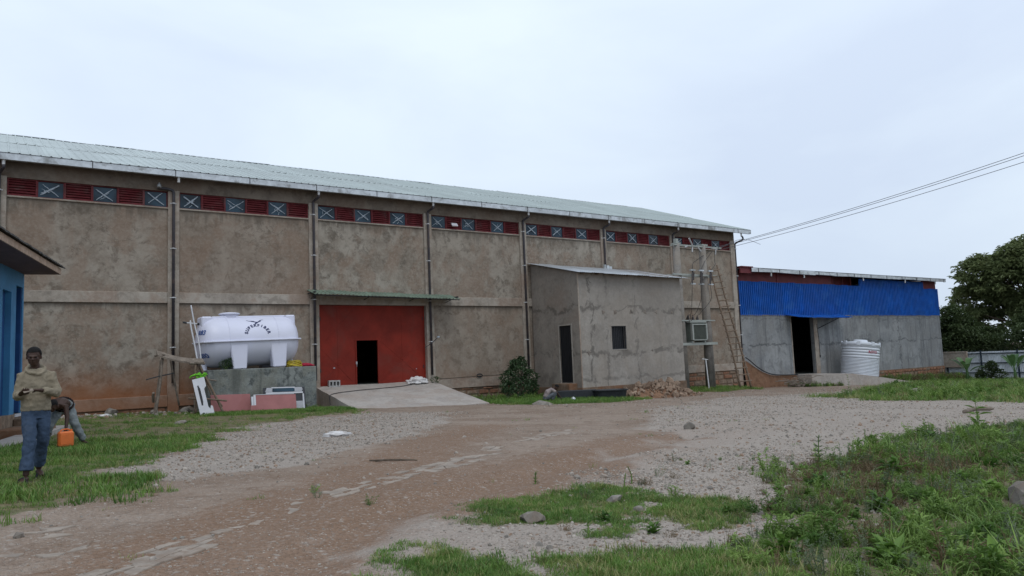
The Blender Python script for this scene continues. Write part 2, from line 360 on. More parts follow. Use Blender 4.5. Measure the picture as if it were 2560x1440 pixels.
POLY = {
 'left': [(-12,-26),(-6.28,-24.67),(-5.98,-24.47),(-5.54,-23.79),(-5.06,-22.11),(-4.76,-21.14),(-3.91,-19.13),(-2.95,-16.92),(-1.31,-12.7),(-.04,-11.08),(2.81,-8.51),(4.9,-7.0),(5.7,-5.4),(5.7,.3),(-12,.3)],
 'mid': [(11.95,-5.3),(12.3,-7.0),(13.4,-8.0),(16.5,-8.4),(19.5,-7.2),(19.5,-4.1),(18.1,-4.1),(18.1,.3),(12.2,.3)],
 'pole': [(26,-3.9),(28,-5.0),(32,-4.2),(33,-2.5),(33,.3),(26,.3)],
 'right': [(24.9,-13),(28.9,-12.2),(40,-7.2),(46,-5.0),(48,-3.4),(53,-1),(66,-.4),(66,-30),(40,-27),(22.4,-22.2),(22.0,-19.4),(21.3,-17.6)],
 'g1': [(-2.86,-27.23),(-2.3,-26.6),(-1.76,-26.59),(-1.13,-26.46),(-.54,-26.44),(-.4,-27.2),(-1.63,-28.2),(-2.14,-28.44),(-2.08,-27.65),(-2.6,-27.46)],
 'g2': [(-4.3,-28.5),(-3.68,-28.03),(-3.37,-27.96),(-3.33,-28.45),(-3.2,-29.2),(-4.2,-29.2)],
 'g3': [(-3.31,-28.95),(-2.9,-28.77),(-2.26,-28.83),(-1.99,-29.21),(-1.84,-29.64),(-2.4,-30.4),(-3.4,-29.7)],
 'g4': [(-1.25,-27.93),(-.54,-27.32),(-.07,-28.02),(-.86,-28.64),(-1.29,-28.52)],
 'weeds': [(-2.3,-30.1),(-1.5,-29.2),(-.6,-28.75),(.9,-27.85),(2.42,-26.96),(3.6,-26.9),(7,-26.06),(10.2,-25.5),(16,-26.5),(16,-33),(-1,-33.5)],
 'gravelL': [(-4.9,-21.6),(-2.95,-16.92),(-.2,-11.4),(4.6,-7.6),(7.5,-9.5),(3.45,-15.4),(.41,-19.41),(-1.24,-20.94),(-2.8,-22.03),(-4.26,-22.9)],
 'gravelR': [(-3.9,-28.7),(-2.91,-27.3),(-.3,-26.0),(3,-24.4),(6,-21),(12,-14),(25,-9),(40,-10),(30,-24),(16,-27),(5,-28),(-1,-31)],
}
def sdist(x, y, poly):
    ins = np.zeros(np.shape(x), bool); n = len(poly)
    for i in range(n):
        ax, ay = poly[i]; bx, by = poly[(i+1) % n]
        c = ((ay > y) != (by > y)) & (x < (bx-ax)*(y-ay)/((by-ay) if by != ay else 1e-9)+ax); ins ^= c
    d = seg_d(x, y, poly+[poly[0]]); return np.where(ins, d, -d)
def mask(x, y, key, w=.25, amp=.6, fr=1.2, seed=1):
    s = sdist(x, y, POLY[key])+(fbm(x*fr, y*fr, 4, seed)-.5)*2*amp
    t = np.clip((s+w)/(2*w), 0, 1); return t*t*(3-2*t)
def grassmask(x, y):
    m = np.zeros(np.shape(x))
    for k, w, a, fr in (('left', .5, 1.3, 1.1), ('mid', .3, .7, 1.2), ('pole', .3, .5, 1), ('right', .6, 1.5, .5), ('g1', .18, .42, 3.0), ('g2', .18, .40, 3.0), ('g3', .18, .42, 3.0), ('g4', .18, .36, 3.0), ('weeds', .3, .8, 1.8)):
        m = np.maximum(m, mask(x, y, k, w, a, fr, 5))
    return m
# ------------------------------------------------------------------ ground
def ground_material():
    t = NT('ground_soil')
    a = lambda n: t.n('ShaderNodeAttribute', attribute_name=n).outputs['Fac']
    n1 = t.noise(.5, 5, .65, .5); n2 = t.noise(3.0, 5, .68, .6); n3 = t.noise(17, 4, .65, .2)
    c = t.mix(t.rng(n1, .36, .64), (.218, .156, .115), (.284, .220, .173))
    c = t.mix(t.math('MULTIPLY', t.rng(n2, .48, .66), .55), c, (.155, .108, .078))
    c = t.mix(t.math('MULTIPLY', t.rng(t.math('ADD', a('red'), t.math('MULTIPLY', t.math('SUBTRACT', n2, .5), 1.1)), .3, .8), .75), c, (.204, .126, .082))
    c = t.mix(t.math('MULTIPLY', t.rng(n3, .5, .72), .45), c, (.34, .30, .265))
    # small stones lying in the soil
    v = t.n('ShaderNodeTexVoronoi', {'Vector': t.pos(scale=(1, 1, .3)), 'Scale': 38., 'Randomness': 1.}); vc = v.outputs['Color']; vd = v.outputs['Distance']
    v2 = t.n('ShaderNodeTexVoronoi', {'Vector': t.pos(scale=(1, 1, .3)), 'Scale': 11., 'Randomness': 1.})
    st = t.mix(t.sepx(vc)[0], (.18, .148, .12), (.46, .41, .36))
    gm = t.rng(t.math('ADD', a('gravel'), t.math('MULTIPLY', t.math('SUBTRACT', t.noise(1.7, 4, .65, .5), .5), .9)), .25, .75)
    pick = t.math('GREATER_THAN', t.sepx(vc)[1], t.math('SUBTRACT', .74, t.math('MULTIPLY', gm, .55)))
    core = t.rng(vd, .28, .46, 1., 0.)
    c = t.mix(t.math('MULTIPLY', t.math('MULTIPLY', gm, .62), 1.), c, (.37, .332, .295))
    c = t.mix(t.math('MULTIPLY', t.math('MULTIPLY', pick, core), .85), c, st)
    pick2 = t.math('MULTIPLY', t.math('GREATER_THAN', t.sepx(v2.outputs['Color'])[1], .8), t.rng(v2.outputs['Distance'], .2, .36, 1., 0.))
    c = t.mix(t.math('MULTIPLY', pick2, .5), c, (.38, .34, .30))
    gr = t.rng(t.math('ADD', a('grass'), t.math('MULTIPLY', t.math('SUBTRACT', n2, .5), .7)), .25, .75)
    gc = t.mix(t.rng(n2, .4, .65), (.10, .105, .045), (.19, .15, .09))
    c = t.mix(t.math('MULTIPLY', gr, .85), c, gc)
    t.bump(t.math('ADD', t.noise(9, 3, .7), t.math('MULTIPLY', core, .25)), .8, .05)
    return t.fin(c, .95, .12)
ground_material()
def axis(segs):
    out = [segs[0][0]]
    for a, b, st in segs:
        n = max(1, int(round((b-a)/st))); out += [a+(b-a)*(i+1)/n for i in range(n)]
    return np.array(out)
gx = axis([(-900, -120, 195), (-120, -20, 20), (-20, -9, 1.1), (-9, 8, .11), (8, 28, .25), (28, 70, .7), (70, 140, 7), (140, 900, 190)])
gy = axis([(-900, -120, 195), (-120, -40, 20), (-40, -32, .5), (-32, -20, .11), (-20, -8, .2), (-8, 4, .4), (4, 40, 4), (40, 140, 20), (140, 900, 190)])
GX, GY = np.meshgrid(gx, gy); GZ = gz(GX, GY)
GZ = np.where((GY > 3) | (GX > 90) | (np.abs(GX) > 80), gbase(GX, GY)-.02, GZ)
nx, ny = len(gx), len(gy)
idx = np.arange(nx*ny).reshape(ny, nx)
q = np.stack([idx[:-1, :-1], idx[:-1, 1:], idx[1:, 1:], idx[1:, :-1]], -1).reshape(-1, 4)
me = bpy.data.meshes.new('ground'); me.from_pydata(np.stack([GX, GY, GZ], -1).reshape(-1, 3).tolist(), [], q.tolist())
me.materials.append(MATS['ground_soil']); me.polygons.foreach_set('use_smooth', np.ones(len(q), bool))
fx, fy = GX.ravel(), GY.ravel()
attrs = {'grass': grassmask(fx, fy), 'gravel': np.maximum(mask(fx, fy, 'gravelL', .6, 1.0, .8, 21), .8*mask(fx, fy, 'gravelR', .8, 1.6, .6, 23)),
         'red': np.clip(1.2*np.exp(-(seg_d(fx, fy, TRACK)/1.3)**2)+.9*np.exp(-(seg_d(fx, fy, [(-5, -27), (0, -21.2), (4, -17)])/1.0)**2)+.8*np.exp(-((fx-35.5)/4)**2-((fy+1.0)/2.2)**2), 0, 1)}
for k, v in attrs.items():
    at = me.attributes.new(k, 'FLOAT', 'POINT'); at.data.foreach_set('value', v.astype(np.float32))
ground = link('ground', me); tag(ground, kind='structure')

# flagstones: a broken stone pavement showing through the earth track, plates fitted edge to edge
def plates(line, rows, step, wd, keep):
    pts = catmull([(x, y, 0) for x, y in line], 12); cum = [0]
    for a, b in zip(pts[:-1], pts[1:]): cum.append(cum[-1]+(b-a).length)
    n = int(cum[-1]/step); L = {}
    for i in range(n+1):
        s = i*step; k = max(j for j in range(len(cum)) if cum[j] <= s+1e-6); k = min(k, len(pts)-2); t = (s-cum[k])/(cum[k+1]-cum[k]); c = pts[k].lerp(pts[k+1], t); d = (pts[k+1]-pts[k]).normalized(); nm = Vector((-d.y, d.x, 0))
        for r in range(rows+1):
            v = c+nm*((r-rows/2)*wd+.25*wd*math.sin(i*.9))+d*U(-.36, .36)*step+nm*U(-.3, .3)*wd; L[i, r] = v
    E_ = {}
    def edge(p, q):
        k = (p, q) if p < q else (q, p)
        if k not in E_:
            a, b = L[k[0]], L[k[1]]; nn = Vector((-(b-a).y, (b-a).x, 0)); E_[k] = [a.lerp(b, .33)+nn*U(-.05, .05), a.lerp(b, .68)+nn*U(-.05, .05)]
        m = E_[k]; return m if p < q else m[::-1]
    for i in range(n):
        for r in range(rows):
            edgy = r in (0, rows-1); kp = keep*(.6 if edgy else 1.0)
            if random.random() > kp*(.72+.28*math.sin(i*.37)): continue
            cs = [(i, r), (i+1, r), (i+1, r+1), (i, r+1)]; P = []
            for a, b in zip(cs, cs[1:]+cs[:1]): P.append(L[a].copy()); P += [v.copy() for v in edge(a, b)]
            cc = sum(P, Vector())/len(P); g = U(.90, .965)
            P = [cc+(v-cc)*g+Vector((U(-.006, .006), U(-.006, .006), 0)) for v in P]; tx, ty = U(-.035, .035), U(-.035, .035); z0 = gzf(cc.x, cc.y)+U(-.008, .006); m = len(P); mb = MB()
            top = [(v.x, v.y, max(z0+(v.x-cc.x)*tx+(v.y-cc.y)*ty, gzf(v.x, v.y)-.012)) for v in P]; ins = [((x-cc.x)*.94+cc.x, (y-cc.y)*.94+cc.y, z+.007) for x, y, z in top]; bot = [(x, y, z-.06) for x, y, z in top]
            mb.add(bot+top+ins, [(k, (k+1) % m, (k+1) % m+m, k+m) for k in range(m)]+[(k+m, (k+1) % m+m, (k+1) % m+2*m, k+2*m) for k in range(m)]+[tuple(range(2*m, 3*m))])
            part('flagstone', mb, 'flag_stone', ground)
plates([(-5.75, -27.3), (-5.24, -26.77), (-4.84, -26.44), (-4.45, -26.16), (-4.15, -25.71), (-3.52, -25.15), (-2.85, -24.81), (-1.92, -24.14)], 4, .19, .105, .74)
plates([(-1.92, -24.14), (-.45, -23.19), (1.52, -21.75), (4.38, -20.09)], 4, .26, .14, .78)
plates([(-6.6, -25.0), (-6.2, -25.2), (-5.55, -25.3)], 4, .2, .11, .8)
plates([(-6.3, -26.0), (-5.9, -26.2), (-5.3, -26.1)], 2, .2, .12, .45)

# ------------------------------------------------------------------ warehouse
WH = thing('warehouse', 'long grey plaster warehouse with a pale metal roof, pilasters and a high window strip', 'building', (9, 0, -.6))
X0, X1 = -18.0, 36.0; PW = .436; BAYS = range(-3, 6)
ZP0, ZP1, ZB0, ZB1, ZS, ZT = -.20, .27, 4.027, 4.473, 8.002, 8.713
# shell behind the bay panels
for i in BAYS:
    a, b = i*6.0, i*6+6-PW
    if i != 1:
        part('wall_panel', MB().box(a-.05, b+.05, .10, .34, ZP1-.02, ZB0+.02), 'warehouse_plaster', WH)
    part('wall_panel', MB().box(a-.05, b+.05, .10, .34, ZB1-.02, ZS), 'warehouse_plaster', WH)
    part('window_sill', MB().box(a-.02, b+.02, .035, .36, ZS-.03, ZS+.035), 'pilaster_plaster', WH, bevel=.01)
    part('ring_beam', MB().box(a, b, .012, .34, ZB0, ZB1), 'pilaster_plaster', WH, bevel=.012)
    if i != 1: part('plinth_beam', MB().box(a, b, -.02, .34, ZP0, ZP1), 'pilaster_plaster', WH, bevel=.012)
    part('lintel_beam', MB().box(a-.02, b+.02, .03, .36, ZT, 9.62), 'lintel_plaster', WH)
for i in range(-2, 7):
    x = i*6.0
    part('pilaster', MB().box(x-PW, x, 0, .38, -1.4, 8.76), 'pilaster_plaster', WH, bevel=.012)
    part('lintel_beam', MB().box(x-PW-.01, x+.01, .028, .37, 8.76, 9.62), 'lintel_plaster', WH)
fo = part('foundation', MB().box(X0, X1, .06, .40, -2.2, ZP0+.01), 'foundation_mortar', WH)
# gable and back walls, floor
gab = [(0.38, -2), (19.8, -2), (19.8, 9.62), (9.9, 12.95), (.38, 9.62)]
for xx in (X0+.02, X1-.32):
    mb = MB(); n = len(gab)
    mb.add([(xx, y, z) for y, z in gab]+[(xx+.3, y, z) for y, z in gab], [tuple(range(n-1, -1, -1)), tuple(range(n, 2*n))]+[(k, (k+1) % n, (k+1) % n+n, k+n) for k in range(n)])
    part('gable_wall', mb, 'warehouse_plaster', WH)
part('rear_wall', MB().box(X0, X1, 19.82, 20.1, -2, 9.62), 'warehouse_plaster', WH)
part('floor_slab', MB().box(X0+.4, X1-.4, .42, 19.8, -.1, .24), 'platform_concrete', WH)
# stones of the foundation where the ground falls away
def stones(parent, x0, x1, y, zb, zt, mats, w=(.3, .6), h=(.2, .32), proud=.07):
    z = zb; row = 0
    while z < zt-.08:
        hh = min(U(*h), zt-z); x = x0-U(0, .3)
        while x < x1:
            ww = U(*w); a, b = max(x, x0), min(x+ww, x1)
            if b-a > .1:
                mb = MB(); g = .018; P = [(a+g+U(0, .05), z+g+U(0, .04)), (b-g-U(0, .05), z+g+U(0, .04)), (b-g-U(0, .05), z+hh-g-U(0, .04)), (a+g+U(0, .05), z+hh-g-U(0, .04))]
                pr = U(.4, 1)*proud; cx, cz = (a+b)/2, z+hh/2
                back = [(px, y+.05, pz) for px, pz in P]; fr = [(px, y-pr*.6, pz) for px, pz in P]; f2 = [(cx+(px-cx)*.78, y-pr, cz+(pz-cz)*.74) for px, pz in P]
                mb.add(back+fr+f2, [(0, 1, 5, 4), (1, 2, 6, 5), (2, 3, 7, 6), (3, 0, 4, 7), (4, 5, 9, 8), (5, 6, 10, 9), (6, 7, 11, 10), (7, 4, 8, 11), (8, 9, 10, 11)])
                part('stone', mb, random.choice(mats), parent, world=False)
            x += ww
        z += hh
stones(fo, 26.2, 35.6, .06, -1.45, -.22, ['stone_brown', 'stone_brown', 'stone_red'], (.45, .85), (.28, .42))
stones(fo, 12.3, 18.0, .06, -.95, -.22, ['stone_red', 'stone_brown'], (.45, .8), (.25, .38))
stones(fo, -6.0, -.5, .06, -.55, -.22, ['stone_red'], (.4, .8), (.3, .36), .03)

# windows and louvers
sl_me = MB().box(-.47, .47, -.006, .006, -.055, .055).mesh('slat', 'louver_red')
def smear(x0, x1, z0, z1, y):
    """white crossed brush strokes on a new pane"""
    mb = MB(); w, h = x1-x0, z1-z0; k = 0
    lines = []
    jit = lambda: U(-.07, .07)
    lines += [((.14+jit(), .16+jit()), (.86+jit(), .86+jit())), ((.14+jit(), .86+jit()), (.84+jit(), .14+jit()))]
    for _ in range(random.choice((0, 1, 2, 4))):
        a = (U(.25, .6), U(.25, .6)); lines.append((a, (a[0]+U(-.3, .3), a[1]+U(-.3, .3))))
    for li, ((ax, az), (bx, bz)) in enumerate(lines):
        n = 7; wd = U(.012, .034) if li < 2 else U(.006, .014); dx, dz = (bx-ax)*w, (bz-az)*h; L = math.hypot(dx, dz)+1e-6; px, pz = -dz/L, dx/L
        vs = []
        for j in range(n+1):
            t = j/n; tw = wd*(1-.5*abs(2*t-1)*U(.3, 1.2))*U(.65, 1.2); wob = U(-.008, .008); yy = y-.0015*li
            cx = x0+ax*w+dx*t+px*wob; cz = z0+az*h+dz*t+pz*wob
            vs += [(cx+px*tw, yy, cz+pz*tw), (cx-px*tw, yy, cz-pz*tw)]
        mb.add(vs, [(2*j, 2*j+1, 2*j+3, 2*j+2) for j in range(n)])
    return mb
for i in BAYS:
    a, b = i*6.0, i*6+6-PW; x = a+.01; seq = 'LWLWLW' if i < 0 else 'WLWLWL'; n_w = (b-a-.02-3*.95)/3
    for s in seq:
        w = .95 if s == 'L' else n_w
        if i < -2 or (i == -2): x += w; continue
        if s == 'L':
            mb = MB(); f = .045
            mb.box(x, x+f, .10, .20, ZS+.03, ZT); mb.box(x+w-f, x+w, .10, .20, ZS+.03, ZT); mb.box(x+f, x+w-f, .10, .20, ZT-f, ZT); mb.box(x+f, x+w-f, .10, .20, ZS+.03, ZS+.03+f)
            mb.box(x+f, x+w-f, .26, .27, ZS+.03, ZT)
            lv = part('louver', mb, 'louver_red', WH)
            for k in range(6):
                o = link('slat', sl_me, lv, (x+w/2, .16, ZS+.115+k*.101), (R(-38+U(-3, 3)), U(-.01, .01), 0)); o.scale = ((w-2*f)/.94, 1, 1)
        else:
            mb = MB(); f = .035
            mb.box(x, x+f, .12, .19, ZS+.03, ZT); mb.box(x+w-f, x+w, .12, .19, ZS+.03, ZT); mb.box(x+f, x+w-f, .12, .19, ZT-f, ZT); mb.box(x+f, x+w-f, .12, .19, ZS+.03, ZS+.03+f)
            wi = part('window', mb, 'louver_red', WH)
            tl = U(-.012, .012); tz = U(-.02, .03)
            pane = MB(); pane.add([(x+f, .155-tl, ZS+.03+f), (x+w-f, .155+tl, ZS+.03+f), (x+w-f, .155+tl+tz, ZT-f), (x+f, .155-tl+tz, ZT-f)], [(0, 1, 2, 3)])
            part('pane', pane, 'window_glass', wi)
            part('painted_cross', smear(x+f, x+w-f, ZS+.03+f, ZT-f, .112), 'smear_white', wi)
        x += w

# roof: ribbed sheets in two courses
SL = (13.06-9.52)/(9.9+.52); sa = math.atan(SL); RL = math.hypot(9.9+.52, 13.06-9.52)
def ribbed(w, L, pitch, h, th=.0, top=.03, base=.07):
    """sheet in xy plane (x across, y up the slope) with trapezoid ribs"""
    prof = []; n = int(round(w/pitch))
    for k in range(n):
        x = k*pitch; prof += [(x, 0), (x+pitch/2-base, 0), (x+pitch/2-top, h), (x+pitch/2+top, h), (x+pitch/2+base, 0)]
    prof.append((n*pitch+.03, .003)); m = len(prof); mb = MB()
    mb.add([(x, 0, z) for x, z in prof]+[(x, L, z) for x, z in prof], [(i, i+1, i+1+m, i+m) for i in range(m-1)]); return mb
rm = ribbed(1.0, RL/2+.12, .3333, .035, top=.018, base=.045).mesh('roof_sheet', 'roof_sheet')
roof = part('roof', MB().box(X0-.3, 37.2, 0, .05, 0, .05, Matrix.Translation((0, 9.9, 12.9))), 'strap_dark', WH)
rl = WH.location
for k in range(55):
    for c in (0, 1):
        s0 = -.04 if c == 0 else RL/2-.10
        o = link('roof_sheet', rm, roof, (-17.8+k*1.0, -.54+s0*math.cos(sa), 9.50+s0*math.sin(sa)+.014*c+(k % 2)*.004+U(0, .006)), (sa+U(-.0012, .0012), U(-.004, .004), U(-.0015, .0015)))
mb = MB(); mb.quad((-18.3, 9.9, 13.03), (37.2, 9.9, 13.03), (37.2, 20.5, 9.5), (-18.3, 20.5, 9.5)); part('rear_slope', mb, 'roof_sheet', roof)
mb = MB(); mb.quad((-18.3, 9.9, 12.92), (37.15, 9.9, 12.92), (37.15, -.3, 9.46), (-18.3, -.3, 9.46)); part('underlay', mb, 'strap_dark', roof)
rcm = MB(); rcm.add([(0, -.17, -.05), (1.8, -.17, -.05), (1.8, 0, .035), (0, 0, .035), (0, .17, -.05), (1.8, .17, -.05)], [(0, 1, 2, 3), (3, 2, 5, 4)]); rcm = rcm.mesh('ridge_cap', 'ridge_metal')
for k in range(31): link('ridge_cap', rcm, roof, (-18.3+k*1.79, 9.9, 13.085+(k % 2)*.012+U(0, .008)), (0, U(-.008, .008), 0))
vb = MB(); vb.add([(37.16, -.5, 9.38), (37.21, -.5, 9.38), (37.21, 9.9, 12.93), (37.16, 9.9, 12.93), (37.16, -.5, 9.53), (37.21, -.5, 9.53), (37.21, 9.9, 13.07), (37.16, 9.9, 13.07)], [(0, 1, 5, 4), (1, 2, 6, 5), (2, 3, 7, 6), (3, 0, 4, 7), (4, 5, 6, 7), (0, 3, 2, 1)])
part('verge_flashing', vb, 'galvanised', roof)
# gutter
def gutter(parent, x0, x1, yf, zt, h=.25, d=.19, seg=3.0, sag=.006, sname='gutter', smat='galvanised', bx=None):
    x = x0; g = None; prof = [(.0, 0), (0, -h), (d, -h), (d, -.02), (d-.012, -.02), (d-.012, -h+.012), (.012, -h+.012), (.012, 0)]
    while x < x1-.01:
        e = min(x+seg, x1); mb = MB(); m = len(prof); dz = U(-sag, sag); dz2 = U(-sag, sag); nn = 4; vs = []
        for j in range(nn+1):
            t = j/nn; wv = U(-.006, .006)
            vs += [(x+(e-x)*t, yf+py+wv*(pz < -.1), zt+pz+dz*(1-t)+dz2*t+wv*.5) for py, pz in prof]
        fs = [(j*m+k, j*m+(k+1) % m, (j+1)*m+(k+1) % m, (j+1)*m+k) for j in range(nn) for k in range(m)]
        fs += [tuple(range(m)), tuple(nn*m+k for k in range(m-1, -1, -1))]
        mb.add(vs, fs); g = part('gutter', mb, smat, parent)
        x = e
    return g
gu = gutter(WH, -18.3, 37.15, -.583, 9.486)
for k in range(-4, 15):
    x = -6.26+k*3.0
    part('gutter_strap', MB().box(x-.016, x+.016, -.592, -.584, 9.225, 9.50).box(x-.016, x+.016, -.592, -.30, 9.498, 9.508), 'strap_dark', gu)
part('gutter_lip', MB().tube([(-18.3, -.588, 9.49), (37.15, -.588, 9.49)], .012, 6), 'strap_dark', gu)
# downpipes
for i in range(-1, 7):
    x = i*6-.24 if i < 6 else 36.10
    yb = -.075
    out = MB().tube([(x+.12, -.46, 9.26), (x+.12, -.46, 9.02)], [.06, .05], 10)
    part('outlet', out, 'pipe_white', gu)
    if i == 0: path = [(x-.62, -.04, 8.80), (x-.3, -.05, 8.80), (x-.05, yb, 8.74), (x, yb, 8.6), (x, yb, .75)]
    elif i == 6: path = [(x+.12, -.46, 9.06), (x+.26, -.46, 8.95), (x+.3, -.40, 8.80), (x+.12, -.15, 8.68), (x, .02, 8.55), (x, .05, 8.35), (x, .05, -.3)]
    else: path = [(x+.12, -.46, 9.06), (x+.12, -.44, 8.97), (x+.05, -.2, 8.88), (x, yb-.01, 8.80), (x, yb, 8.66), (x, yb, .45+U(-.1, .2))]
    dp = part('downpipe', MB().tube(catmull(path[:-1], 4)+[Vector(path[-1])], .058, 10), 'pipe_dark', WH, smooth=True)
    for z in (8.2, 6.3, 4.25, 2.2):
        part('pipe_bracket', MB().tube([(x, yb, z-.02) if i < 6 else (x, .05, z-.02), (x, yb, z+.02) if i < 6 else (x, .05, z+.02)], .068, 10).box(x-.12, x+.12, -.02 if i < 6 else .0, -.004 if i < 6 else .03, z-.02, z+.02), 'pipe_white', dp)
# gate: red steel gate with an open wicket
GX0, GX1, GW0, GW1, GT = 6.0, 11.564, 7.88, 8.97, 4.03
gate = part('gate', MB().box(GX0+.02, GW0, .24, .30, .25, GT-.02).box(GW1, GX1-.02, .24, .30, .25, GT-.02).box(GW0, GW1, .24, .30, 2.34, GT-.02), 'gate_red', WH)
fr = MB()
for (a, b, c, d) in ((GX0+.02, GX0+.09, .25, GT), (GX1-.09, GX1-.02, .25, GT), (GW0-.06, GW0, .25, 2.40), (GW1, GW1+.06, .25, 2.40)): fr.box(a, b, .212, .245, c, d)
fr.box(GX0+.09, GX1-.09, .214, .245, GT-.10, GT-.02).box(GW0, GW1, .214, .245, 2.34, 2.40)
part('gate_frame', fr, 'gate_red', gate)
for (ax, az, bx, bz) in ((6.15, .4, 7.75, 2.0), (6.15, 2.1, 7.75, 3.8), (6.15, 2.0, 7.7, .4), (9.15, .4, 11.4, 2.3), (9.15, 2.3, 11.4, .4), (9.15, 2.45, 11.4, 3.85), (7.9, 2.5, 8.9, 3.8)):
    d = Vector((bx-ax, 0, bz-az)); L = d.length; ang = math.atan2(d.z, d.x)
    part('brace', MB().box(0, L, -.006, .006, -.022, .022, Matrix.Translation((ax, .236, az)) @ Matrix.Rotation(-ang, 4, 'Y')), 'gate_red', gate)
for xs in (6.95, 10.27): part('seam', MB().box(xs-.012, xs+.012, .231, .2395, .27, GT-.1), 'gate_red', gate)
for xs, za in ((6.1, .9), (6.1, 3.3), (11.44, .9), (11.44, 3.3)): part('hinge', MB().tube([(xs, .21, za), (xs, .21, za+.16)], .022, 8), 'dark_metal', gate)
part('latch', MB().box(GW0-.05, GW0+.015, .19, .212, 1.22, 1.34).tube([(GW0-.02, .18, 1.1), (GW0-.02, .18, 1.32)], .008, 6), 'galvanised', gate)
part('mark', MB().box(6.72, 6.80, .228, .2385, 1.06, 1.10).box(11.02, 11.06, .228, .2385, .86, .9), 'smear_white', gate)
# canopy above the gate
cp = part('canopy', MB().box(5.45, 5.50, -1.0, -.02, 4.50, 4.55).box(12.82, 12.87, -1.0, -.02, 4.36, 4.42), 'dark_metal', WH)
cm = ribbed(.945, 1.14, .189, .030, top=.02, base=.05).mesh('canopy_sheet', 'canopy_green')
for k in range(8):
    sg = k/7.0
    link('canopy_sheet', cm, cp, (5.40+k*.945, -1.12-.02*math.sin(k*1.3), 4.40-.13*sg+.012*math.sin(k*2.1)+(.004 if k % 2 else 0)), (R(15)+U(-.006, .006), .0175+U(-.008, .008), U(-.006, .006)))
for yy, dz in ((-1.05, -.12), (-.55, .02), (-.05, .15)):
    mb = MB(); mb.tube([(5.42, yy, 4.49+dz), (12.9, yy, 4.36+dz)], .022, 6); part('canopy_bar', mb, 'dark_metal', cp)
for xx in (5.6, 8.2, 10.6, 12.7):
    part('canopy_arm', MB().tube([(xx, -.0, 4.3-.015*(xx-5.6)), (xx, -.95, 4.45-.017*(xx-5.6))], .018, 6), 'dark_metal', cp)
# small fixtures on the warehouse
fl = thing('floodlight', 'small white floodlight fixed on the red louver above the bush', 'light', (13.3, -.12, 8.25))
part('housing', MB().box(-.17, .17, -.04, .03, -.1, .1, Matrix.Rotation(R(-35), 4, 'X')), 'white_plastic', fl, world=False, bevel=.01)
part('bracket', MB().box(-.05, .05, -.01, .28, .04, .07), 'galvanised', fl, world=False)
wl = thing('wall_lamp', 'small grey wall lamp under the eave, left of the first full pilaster', 'light', (-.80, .03, 8.93))
part('lamp_head', MB().lathe([(.0, -.14), (.10, -.13), (.09, -.05), (.05, .02), (.04, .08), (0, .08)], 12, (0, -.16, 0)), 'galvanised', wl, smooth=True, world=False)
part('lamp_arm', MB().tube([(0, .0, .02), (0, -.16, .06)], .02, 6), 'galvanised', wl, world=False)
hb = thing('hanging_bracket', 'rusty steel bracket with a rod sticking out beside the red gate', 'bracket', (11.75, 0, 1.9))
part('rod', MB().tube([(-.35, -.02, 0), (0, -.22, .25), (.28, -.3, .52)], .018, 6), 'pipe_dark', hb, world=False)
part('end_plate', MB().box(.22, .34, -.34, -.27, .49, .56), 'smear_white', hb, world=False)

# ------------------------------------------------------------------ annex (small plastered hut against the warehouse)
AX = thing('annex', 'small grey plastered hut with a lean-to tin roof built against the warehouse', 'hut', (22, -2, -.9))
ax0, ax1, ay = 18.2, 25.78, -4.0
aw = MB()     # front wall with a window hole
wx0, wx1, wz0, wz1 = 20.36, 21.40, 1.46, 2.69
def ftop(x): return 5.47
for (a, b, c, d) in ((ax0, wx0, -.42, 5.47), (wx1, ax1, -.42, 5.47), (wx0, wx1, -.42, wz0), (wx0, wx1, wz1, 5.47)): aw.box(a, b, ay, ay+.24, c, d)
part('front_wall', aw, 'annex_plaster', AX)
dw0, dw1, dz0, dz1 = -3.28, -2.32, -.17, 2.79
sw = MB()
def sidebox(y0, y1, z0, zt0, zt1):
    sw.add([(ax0-.004, y0, z0), (ax0+.22, y0, z0), (ax0+.22, y1, z0), (ax0-.004, y1, z0), (ax0-.004, y0, zt0), (ax0+.22, y0, zt0), (ax0+.22, y1, zt1), (ax0-.004, y1, zt1)], [(0, 3, 2, 1), (4, 5, 6, 7), (0, 1, 5, 4), (1, 2, 6, 5), (2, 3, 7, 6), (3, 0, 4, 7)])
ts = lambda y: 5.47+(y-ay)*.235
sidebox(ay+.02, dw0, -.42, ts(ay), ts(dw0)); sidebox(dw1, -.01, -.42, ts(dw1), ts(0)); sidebox(dw0, dw1, -.42, dz0, dz0); sidebox(dw0, dw1, dz1, ts(dw0), ts(dw1))
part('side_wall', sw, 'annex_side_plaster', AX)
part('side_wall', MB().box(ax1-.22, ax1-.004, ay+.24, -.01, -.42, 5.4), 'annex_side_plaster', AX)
part('plinth', MB().box(ax0-.05, ax1+.03, ay-.06, -.01, -1.6, -.42), 'foundation_mortar', AX)
part('corner_bead', MB().box(ax0-.014, ax0+.05, ay-.014, ay+.05, -.40, 5.44), 'pilaster_plaster', AX, bevel=.012)
af = part('window', MB().box(wx0, wx0+.05, ay+.03, ay+.08, wz0, wz1).box(wx1-.05, wx1, ay+.03, ay+.08, wz0, wz1).box(wx0+.05, wx1-.05, ay+.03, ay+.08, wz0, wz0+.05).box(wx0+.05, wx1-.05, ay+.03, ay+.08, wz1-.05, wz1), 'dark_metal', AX)
for k in range(7): part('bar', MB().tube([(wx0+.14+k*.127, ay+.055, wz0+.05), (wx0+.14+k*.127, ay+.055, wz1-.05)], .009, 6), 'strap_dark', af)
part('pane', MB().quad((wx0, ay+.17, wz0), (wx1, ay+.17, wz0), (wx1, ay+.17, wz1), (wx0, ay+.17, wz1)), 'door_black', af)
